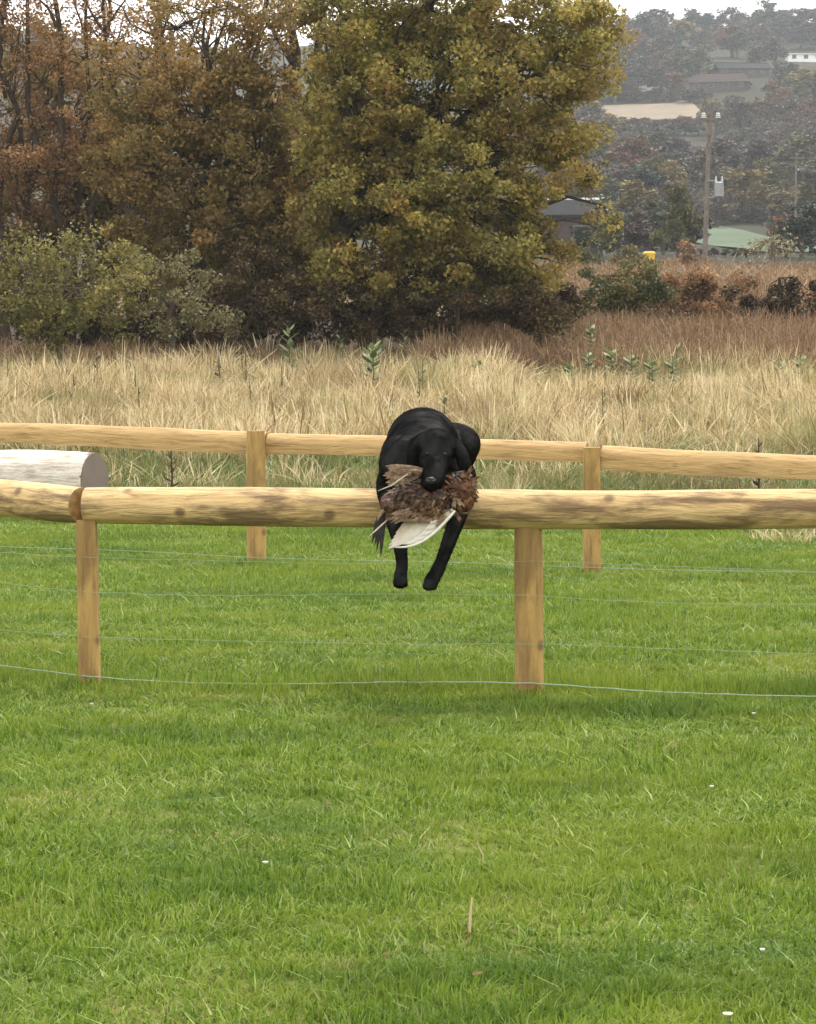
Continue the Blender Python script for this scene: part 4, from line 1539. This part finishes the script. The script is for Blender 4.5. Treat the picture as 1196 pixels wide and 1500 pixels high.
def feather_mat(name, cols, barscale=60, bar=.5, edge=None):
    m, n, b = new_mat(name)
    tc = N(n, 'ShaderNodeTexCoord').outputs['Object']
    f = noise(n, barscale, 4, tc, .6)
    c = ramp(n, [(.3, cols[0]), (.5, cols[1]), (.72, cols[2])], f)
    n.links.new(c, b.inputs['Base Color'])
    b.inputs['Roughness'].default_value = .6
    b.inputs['Specular IOR Level'].default_value = .3
    return m


def bird():
    m_body = feather_mat('brown_plumage', ((.007, .004, .003), (.040, .020, .011), (.20, .11, .055)), 55)
    m_wing = feather_mat('cream_wing', ((.30, .23, .15), (.48, .40, .29), (.62, .56, .45)), 45)
    m_edge = simple('white_quill', (.74, .70, .62), .6, .10, 30)
    m_quill = simple('cream_quill', (.50, .43, .34), .7, .2, 60)
    m_tan = feather_mat('tan_wing', ((.06, .036, .02), (.17, .105, .06), (.33, .23, .145)), 50)
    m_chest = feather_mat('chestnut_plumage', ((.015, .007, .004), (.10, .038, .014), (.26, .115, .045)), 55)
    m_pink = feather_mat('buff_head', ((.03, .014, .008), (.10, .05, .028), (.22, .13, .08)), 40)
    m_dark = feather_mat('dark_tail', ((.008, .007, .006), (.02, .015, .011), (.05, .035, .025)), 40)
    d = 9.80
    g0 = P(622, 727, d)
    # wing vanes pale towards the leading edge
    A, B = P(667, 748, d) - g0, P(570, 801, d) - g0
    ed = (B - A) / np.linalg.norm(B - A)
    nv = np.array([ed[2], 0, -ed[0]])
    if nv[2] < 0: nv = -nv
    wn = m_wing.node_tree
    vd = N(wn, 'ShaderNodeVectorMath', operation='DOT_PRODUCT')
    wn.links.new(N(wn, 'ShaderNodeTexCoord').outputs['Object'], vd.inputs[0])
    vd.inputs[1].default_value = tuple(nv)
    ds = math_(wn, 'SUBTRACT', vd.outputs['Value'], float(np.dot(A, nv)))
    gf = ramp(wn, [(0.0, (1, 1, 1)), (1.0, (0, 0, 0))], math_(wn, 'MULTIPLY', math_(wn, 'ADD', ds, .045), 11.0))
    wb_ = wn.nodes['Principled BSDF']
    oldc = wb_.inputs['Base Color'].links[0].from_socket
    wn.links.new(mixc(wn, gf, mixc(wn, .5, oldc, (.22, .14, .08)), (.76, .73, .66)), wb_.inputs['Base Color'])
    root = tag(empty('pheasant', g0), 'limp brown pheasant with a pale open wing in the dog\'s mouth', 'bird')
    L = lambda px, py, dd: P(px, py, dd) - g0
    rng = np.random.default_rng(77)
    core = MB()
    core.ell(L(622, 732, 9.81), (.125, .062, .070), None, 22, 14)
    core.ell(L(672, 720, 9.85), (.058, .052, .066), None, 18, 12)
    core.ell(L(582, 735, 9.84), (.052, .048, .052), None, 18, 12)
    core.build('body', m_body, root)
    # body feathers: overlapping small feathers over the trunk
    def coat(mat, centre, rad3, cnt, ln, name, flow):
        mb = MB()
        for k in range(cnt):
            a = rng.uniform(math.pi * .95, math.pi * 2.05)
            u = rng.uniform(-.95, .95)
            s = math.sqrt(1 - u * u)
            p = np.array([rad3[0] * u, rad3[1] * s * math.sin(a), rad3[2] * s * math.cos(a)])
            nn = p / np.array(rad3) ** 2
            nn /= np.linalg.norm(nn)
            fl = np.array(flow) + rng.normal(0, .45, 3)
            fl = fl - nn * np.dot(fl, nn)
            fl /= np.linalg.norm(fl) + 1e-9
            l = ln * rng.uniform(.5, 1.7)
            bs = centre + p
            feather_mesh(mb, bs, bs + fl * l + nn * l * rng.uniform(.0, .16), nn, l * rng.uniform(.22, .40), -.06, 4, .5)
        o = mb.build(name, mat, root)
        o['kind'] = 'stuff'
    coat(m_body, L(622, 732, 9.81), (.130, .066, .073), 900, .034, 'plumage', (-.8, 0, -.5))
    coat(m_chest, L(674, 722, 9.85), (.062, .056, .072), 480, .030, 'breast_plumage', (.5, 0, -.8))
    coat(m_body, L(668, 716, 9.845), (.064, .058, .068), 170, .030, 'shoulder_plumage', (.4, 0, -.8))
    coat(m_tan, L(640, 738, 9.80), (.11, .068, .062), 40, .022, 'buff_plumage', (-.2, 0, -.9))
    coat(m_pink, L(580, 738, 9.82), (.052, .050, .054), 300, .024, 'neck_plumage', (-.6, 0, -.7))
    coat(m_pink, L(569, 740, 9.775), (.027, .027, .026), 130, .014, 'head_plumage', (.5, 0, -.6))
    coat(m_chest, L(630, 744, 9.80), (.09, .06, .05), 150, .026, 'flank_plumage', (-.6, 0, -.7))
    for nm_, mt_, x0, x1, y0, y1, cnt, ln_ in (('loose_plumage', m_chest, 648, 690, 696, 750, 46, .055), ('loose_plumage', m_body, 596, 650, 716, 748, 50, .05), ('loose_plumage', m_pink, 566, 600, 722, 756, 24, .04)):
        mb = MB()
        for k in range(cnt):
            bx, by = rng.uniform(x0, x1), rng.uniform(y0, y1)
            a = rng.normal(-.35 if x0 > 640 else -2.4, .8)
            bs = L(bx, by, 9.80 + abs(bx - 625) * .0006 - .045)
            l = ln_ * rng.uniform(.5, 1.2)
            feather_mesh(mb, bs, bs + np.array([math.cos(a), rng.uniform(-.35, .2), math.sin(a)]) * l, (0, -1, .2), l * .22, rng.uniform(-.15, .25), 5, .5)
        o = mb.build(nm_, mt_, root)
        o['kind'] = 'stuff'
    # head
    hd = MB().ell(L(569, 739, 9.775), (.026, .026, .024)).ell(L(573, 750, 9.785), (.022, .022, .030)).build('head', m_pink, root)
    MB().ell(L(568, 737, 9.752), (.0055, .004, .0055)).build('eye', M['black'], hd)
    MB().tube([L(562, 748, 9.765), L(556, 756, 9.755), L(553, 763, 9.75)], [.009, .006, .0015], 8).build('beak', m_tan, hd)
    # open pale wing hanging below
    wg = tag(empty('wing', (0, 0, 0), root), 'pale cream open wing')
    wb = L(666, 748, 9.77)
    outl = [((569, 802), (667, 748), .030), ((570, 797), (662, 746), .030), ((573, 791), (656, 745), .030), ((577, 785), (650, 743), .030), ((580, 779), (643, 742), .030),
            ((585, 773), (636, 741), .030), ((592, 767), (630, 740), .030), ((602, 764), (628, 740), .028)]
    fwd = np.array([0, -1, .15])
    for i, (tp, bs, wd) in enumerate(outl):
        mb = MB()
        b_, t_ = L(bs[0], bs[1], 9.775 + i * .004), L(tp[0], tp[1] + 2, 9.755 + i * .004)
        feather_mesh(mb, b_, t_, fwd, wd, .06, 8, .3)
        mb.build('feather', m_wing, wg)
    for i in range(9):                  # bowed lower edge of the wing
        t = i / 8
        mb = MB()
        x0, y0 = 664 - 60 * t, 751 + 36 * t + 15 * math.sin(math.pi * t)
        x1, y1 = x0 - 34 + 4 * t, y0 + 17 - 10 * t
        feather_mesh(mb, L(x0, y0 - 5, 9.765), L(x1, y1 - 1, 9.75), fwd, .026, .05, 5, .4)
        mb.build('feather', m_wing, wg)
    pts = []
    for i in range(13):
        t = i / 12
        pts.append(L(667 - 97 * t, 748 + 53 * t + 19 * math.sin(math.pi * t), 9.748))
    MB().tube(pts, [.005, .006, .006, .006, .0055, .005, .005, .005, .0045, .004, .0035, .003, .0015], 8).build('wing_edge', m_edge, wg)
    # covert feathers over the wing root
    cv = MB()
    for k in range(60):
        x, y = rng.uniform(585, 658), rng.uniform(744, 762)
        feather_mesh(cv, L(x, y, 9.752), L(x - rng.uniform(9, 20), y + rng.uniform(3, 11), 9.748), fwd, rng.uniform(.008, .014), .03, 4, .5)
    o = cv.build('covert_feathers', m_tan, wg)
    o['kind'] = 'stuff'
    # folded upper wing
    w2 = tag(empty('wing', (0, 0, 0), root), 'tan folded wing')
    for i in range(9):
        mb = MB()
        t = i / 8
        feather_mesh(mb, L(620 - 3 * t, 687 + 8 * t, 9.80), L(560 + 9 * math.sin(i * 2.3) ** 2 + 20 * (t - .45) ** 2, 684 + 28 * t, 9.775), (0, -1, .3), .026, .10, 7, .35)
        mb.build('feather', m_tan, w2)
    tv = MB()
    for k in range(50):
        x = rng.uniform(578, 622)
        y = 689 + (622 - x) * rng.uniform(-.10, .22)
        feather_mesh(tv, L(x, y, 9.785), L(x - rng.uniform(9, 20), y + rng.uniform(0, 7), 9.772), (0, -1, .4), rng.uniform(.008, .014), .04, 4, .5)
    o = tv.build('covert_feathers', m_tan, w2)
    o['kind'] = 'stuff'
    mb = MB()
    mb.tube([L(598, 694, 9.75), L(585, 703, 9.745), L(574, 711, 9.745), L(554, 719, 9.75)], [.002, .0035, .003, .001], 6)
    mb.build('quill', m_quill, w2)
    # trailing pale feather and dark tail
    mb = MB()
    feather_mesh(mb, L(568, 761, 9.76), L(540, 787, 9.75), fwd, .006, .12, 6, .5)
    mb.build('pale_feather', m_quill, root)
    tl = tag(empty('tail', (0, 0, 0), root), 'dark tapering tail feathers')
    for (a, b, wd) in (((562, 748), (558, 816), .024), ((560, 750), (552, 808), .020), ((557, 752), (545, 796), .022), ((559, 752), (549, 800), .018)):
        mb = MB()
        feather_mesh(mb, L(a[0], a[1], 9.80), L(b[0], b[1], 9.79), fwd, wd, .0, 7, .8)
        mb.build('feather', m_dark, tl)
    # foot
    mb = MB().tube([L(672, 752, 9.80), L(685, 752, 9.76), L(688, 750, 9.75)], [.005, .004, .003], 6)
    for k in range(3):
        mb.tube([L(687, 750, 9.75), L(690 + 2 * k, 748 + 4 * k, 9.74)], [.003, .0015], 5)
    mb.build('foot', m_tan, root)


bird()


# ------------------------------------------------------------------ single plants in the meadow
M['mull'] = foliage('mullein_leaves', [(0, (.09, .115, .05)), (.5, (.17, .205, .095)), (1, (.28, .32, .18))], .25)
M['dock'] = foliage('dock_leaves', [(0, (.06, .085, .03)), (.5, (.13, .17, .065)), (1, (.25, .29, .14))], .25)
M['darkdock'] = foliage('seeding_dock', [(0, (.06, .035, .02)), (.5, (.13, .085, .045)), (1, (.22, .16, .08))], .2)


def leafy(name, label, px, d, h, nleaf, llen, lwid, mat, spire=True, group=None, seed=0, up=.8):
    rng = np.random.default_rng(seed + 5000)
    p = on(px, d)
    r = tag(empty(name, p), label, 'plant', group)
    MB().tube([(0, 0, -.05), (.01, 0, h * .5), (0, .01, h * .98)], [.012, .009, .004], 6).build('stem', mat, r)
    for i in range(nleaf):
        t = (i + .5) / nleaf
        a = i * 2.4 + rng.uniform(-.3, .3)
        z = h * (.04 + .9 * t) if spire else h * (.1 + .75 * t)
        l = llen * ((1.1 - .75 * t) if spire else rng.uniform(.7, 1.2))
        o = np.array([math.cos(a), math.sin(a), 0])
        tip = o * l * (1 - up * .5 * (.6 + t * .6)) + np.array([0, 0, l * up * (.5 + .6 * t)])
        mb = MB()
        feather_mesh(mb, o * .008 + [0, 0, z], o * .008 + [0, 0, z] + tip, np.cross(np.cross(tip, [0, 0, 1]), tip) + 1e-6, lwid * l / llen, -.25, 5, .55)
        me = mb.mesh('leaf')
        at = me.attributes.new('tint', 'FLOAT', 'FACE')
        at.data.foreach_set('value', np.full(len(me.polygons), rng.uniform(.1, 1), dtype=np.float32))
        obj('leaf', me, mat, r)


leafy('mullein_plant', 'tallest pale green mullein spire before the brambles', 424, 37.6, .90, 18, .34, .12, M['mull'], True, None, 1)
leafy('mullein_plant', 'small mullein spire close to the tallest one', 446, 37.4, .60, 12, .22, .08, M['mull'], True, None, 2)
leafy('mullein_plant', 'mid sized mullein spire between the tallest and the slim one', 498, 37.6, .80, 15, .26, .10, M['mull'], True, None, 3)
leafy('mullein_plant', 'slim mullein spire nearest the broad leaved cabbage-like plant', 592, 37.8, .88, 14, .18, .07, M['mull'], True, None, 4)
leafy('broadleaf_plant', 'tall cabbage-like broad leaved green plant standing above the straw grass', 546, 33.5, .95, 30, .22, .10, M['dock'], False, None, 5, .7)
wl = ['broad leaved weed with its neighbour close on the olive tree side', 'bushy broad leaved weed in the row below the mottled bush', 'tallest broad leaved weed in the row below the rust bush',
      'broad leaved weed in the row below the rust bush, beside the tallest', 'low broad leaved weed in the row below the utility pole', 'broad leaved weed next to the tall pale grass clump',
      'broad leaved weed below the gnarled shrub', 'big broad leaved weed below the dark bramble mound', 'lone low broad leaved weed below the olive gold tree', 'broad leaved weed deep in the rust stems below the mottled bush']
for k, (px, d, h) in enumerate(((835, 34, .75), (862, 35, .8), (895, 35.5, .85), (925, 35, .75), (955, 34.5, .7), (985, 35, .75), (1140, 34.5, .75), (1172, 34, .85), (700, 35.5, .6), (865, 40, 1.0))):
    leafy('broadleaf_plant', wl[k], px, d, h * .85, 26, .15, .075, M['dock'], False, 'broad leaved weeds in the dry meadow', 10 + k, .6)
leafy('seeding_dock', 'dark seeding dock clump just behind the far fence rail', 1112, 21.6, .62, 26, .17, .05, M['darkdock'], True, None, 30)
leafy('seeding_dock', 'brown seeding dock clump by the cut end of the pale log', 250, 21.8, .50, 18, .15, .05, M['darkdock'], True, None, 31)


for k in range(34):
    leafy('meadow_weed', 'small dull green weed half hidden in the straw grass', R.uniform(-30, 1230), R.uniform(26.5, 37.0), R.uniform(.45, .72), int(R.integers(12, 20)), R.uniform(.10, .17), R.uniform(.03, .06),
          (M['dock'], M['mull'], M['darkdock'])[int(R.integers(0, 3))], bool(R.integers(0, 2)), 'small weeds scattered through the straw grass', 60 + k, R.uniform(.4, .8))


def grass_clump(label, px, d, h, nb, seed, spread=.16, lean=.3, wid=.010):
    m = M.get('clump')
    if m is None:
        m = M['clump'] = foliage('pale_clump_blades', [(0, (.30, .22, .10)), (.5, (.52, .42, .24)), (1, (.72, .63, .42))], .3)
    V, F, T = blades(nb, spread, h * .6, h, wid, lean, 4, 7000 + seed, .3)
    o = obj('grass_clump', mesh_np('grass_clump', V, F, {'tint': ('FACE', T)}, True), m, None, on(px, d))
    tag(o, label, 'grass clump')


grass_clump('pale bleached grass clump seen between dog and far fence post', 745, 21.0, .42, 70, 1)
grass_clump('tall pale grass clump standing up against the rust stems', 1050, 31.5, 1.05, 60, 2, .3, .25, .014)
grass_clump('low bleached grass clump below the far fence rail', 1160, 18.2, .13, 120, 3, .30, .9)
grass_clump('pair of tall thin pale stems before the grey bush', 180, 33.0, 1.1, 9, 4, .12, .08, .016)


# ------------------------------------------------------------------ small things on the lawn
def lawn_bits():
    white = simple('white_petal', (.80, .80, .76), .6, .06, 10)
    yel = simple('flower_disc', (.60, .42, .05), .7, .1, 10)
    stem = simple('green_stem', (.12, .20, .05), .6, .2, 10)
    drym = simple('dry_stalk', (.55, .43, .26), .8, .2, 12)
    deadm = simple('dead_leaf', (.13, .085, .045), .9, .35, 20)

    def flower(px, py, hpx, label, rr=.014):
        g = ground(px, py)
        h = hpx * g[1] / FPX
        r = tag(empty('daisy_flower', g), label, 'flower')
        MB().tube([(0, 0, -.01), (.003, 0, h * .6), (.002, 0, h)], .0016, 5).build('stem', stem, r)
        mb = MB()
        for k in range(14):
            a = k / 14 * 6.283
            o = np.array([math.cos(a), math.sin(a), 0])
            feather_mesh(mb, np.array([.002, 0, h]) + o * .003, np.array([.002, 0, h]) + o * rr + [0, 0, .006], (0, 0, 1), rr * .5, .1, 3, .4)
        mb.build('petals', white, r)
        MB().ell((.002, 0, h + .002), (.004, .004, .003), None, 10, 6).build('disc', yel, r)
    flower(388, 1285, 20, 'lone white daisy in the lawn with short grass around it', 0.0084)
    flower(1042, 1185, 32, 'tallest white daisy in the lawn in front of the posts', 0.0072)
    flower(1065, 1510, 22, 'largest white daisy at the lawn edge', 0.0114)
    flower(1116, 1415, 22, 'small drooping white daisy in open lawn', 0.0072)
    flower(134, 1048, 16, 'white daisy at the foot of the square post', 0.0072)
    flower(1104, 1058, 12, 'white daisy in the shade below the bottom wire', 0.0084)
    g = ground(688, 1372)
    h = 58 * g[1] / FPX
    r = tag(empty('dry_stalk', g), 'upright straw coloured dry stalk in the lawn', 'stalk')
    MB().tube([(0, 0, -.01), (.002, 0, h * .5), (.006, 0, h)], [.0035, .0042, .0022], 6).build('stem', drym, r)
    g = ground(708, 1272)
    h = 40 * g[1] / FPX
    r = tag(empty('dry_stalk', g), 'bent thin dry stalk in the lawn', 'stalk')
    MB().tube([(0, 0, -.01), (.0, 0, h * .5), (-.012, 0, h * .8), (-.016, 0, h)], [.002, .002, .0018, .001], 6).build('stem', drym, r)
    for k, (px, py, s) in enumerate(((575, 1170, .05), (545, 1094, .05), (482, 1188, .055), (560, 1412, .03), (690, 1440, .05), (310, 1445, .04))):
        g = ground(px, py)
        mb = MB()
        rng = np.random.default_rng(k)
        for j in range(1):
            a = rng.uniform(0, 6.28)
            o = np.array([math.cos(a), math.sin(a) * .6, 0])
            feather_mesh(mb, o * s * .05 + [0, 0, .022 + .004 * j], o * s * .6 + [0, 0, .026 + .004 * j], (0, -.2, 1), s * .4, .05, 5, .5)
        o = mb.build('dead_leaf', deadm, None, True, g)
        tag(o, 'curled brown dead leaf lying on the lawn grass', 'leaf', 'dead leaves on the lawn')


lawn_bits()


# ------------------------------------------------------------------ haze
def haze():
    m = bpy.data.materials.new('haze_air')
    m.use_nodes = True
    n = m.node_tree
    n.nodes.clear()
    out = n.nodes.new('ShaderNodeOutputMaterial')
    pv = n.nodes.new('ShaderNodeVolumePrincipled')
    pv.inputs['Color'].default_value = (.88, .94, 1.0, 1)
    pv.inputs['Density'].default_value = .00029
    n.links.new(pv.outputs[0], out.inputs['Volume'])
    o = MB().box((0, 1350, 64), 3300, 3600, 132).build('haze', m, None, False)
    tag(o, 'thin pale autumn haze over the valley', 'haze', kind='stuff')


haze()
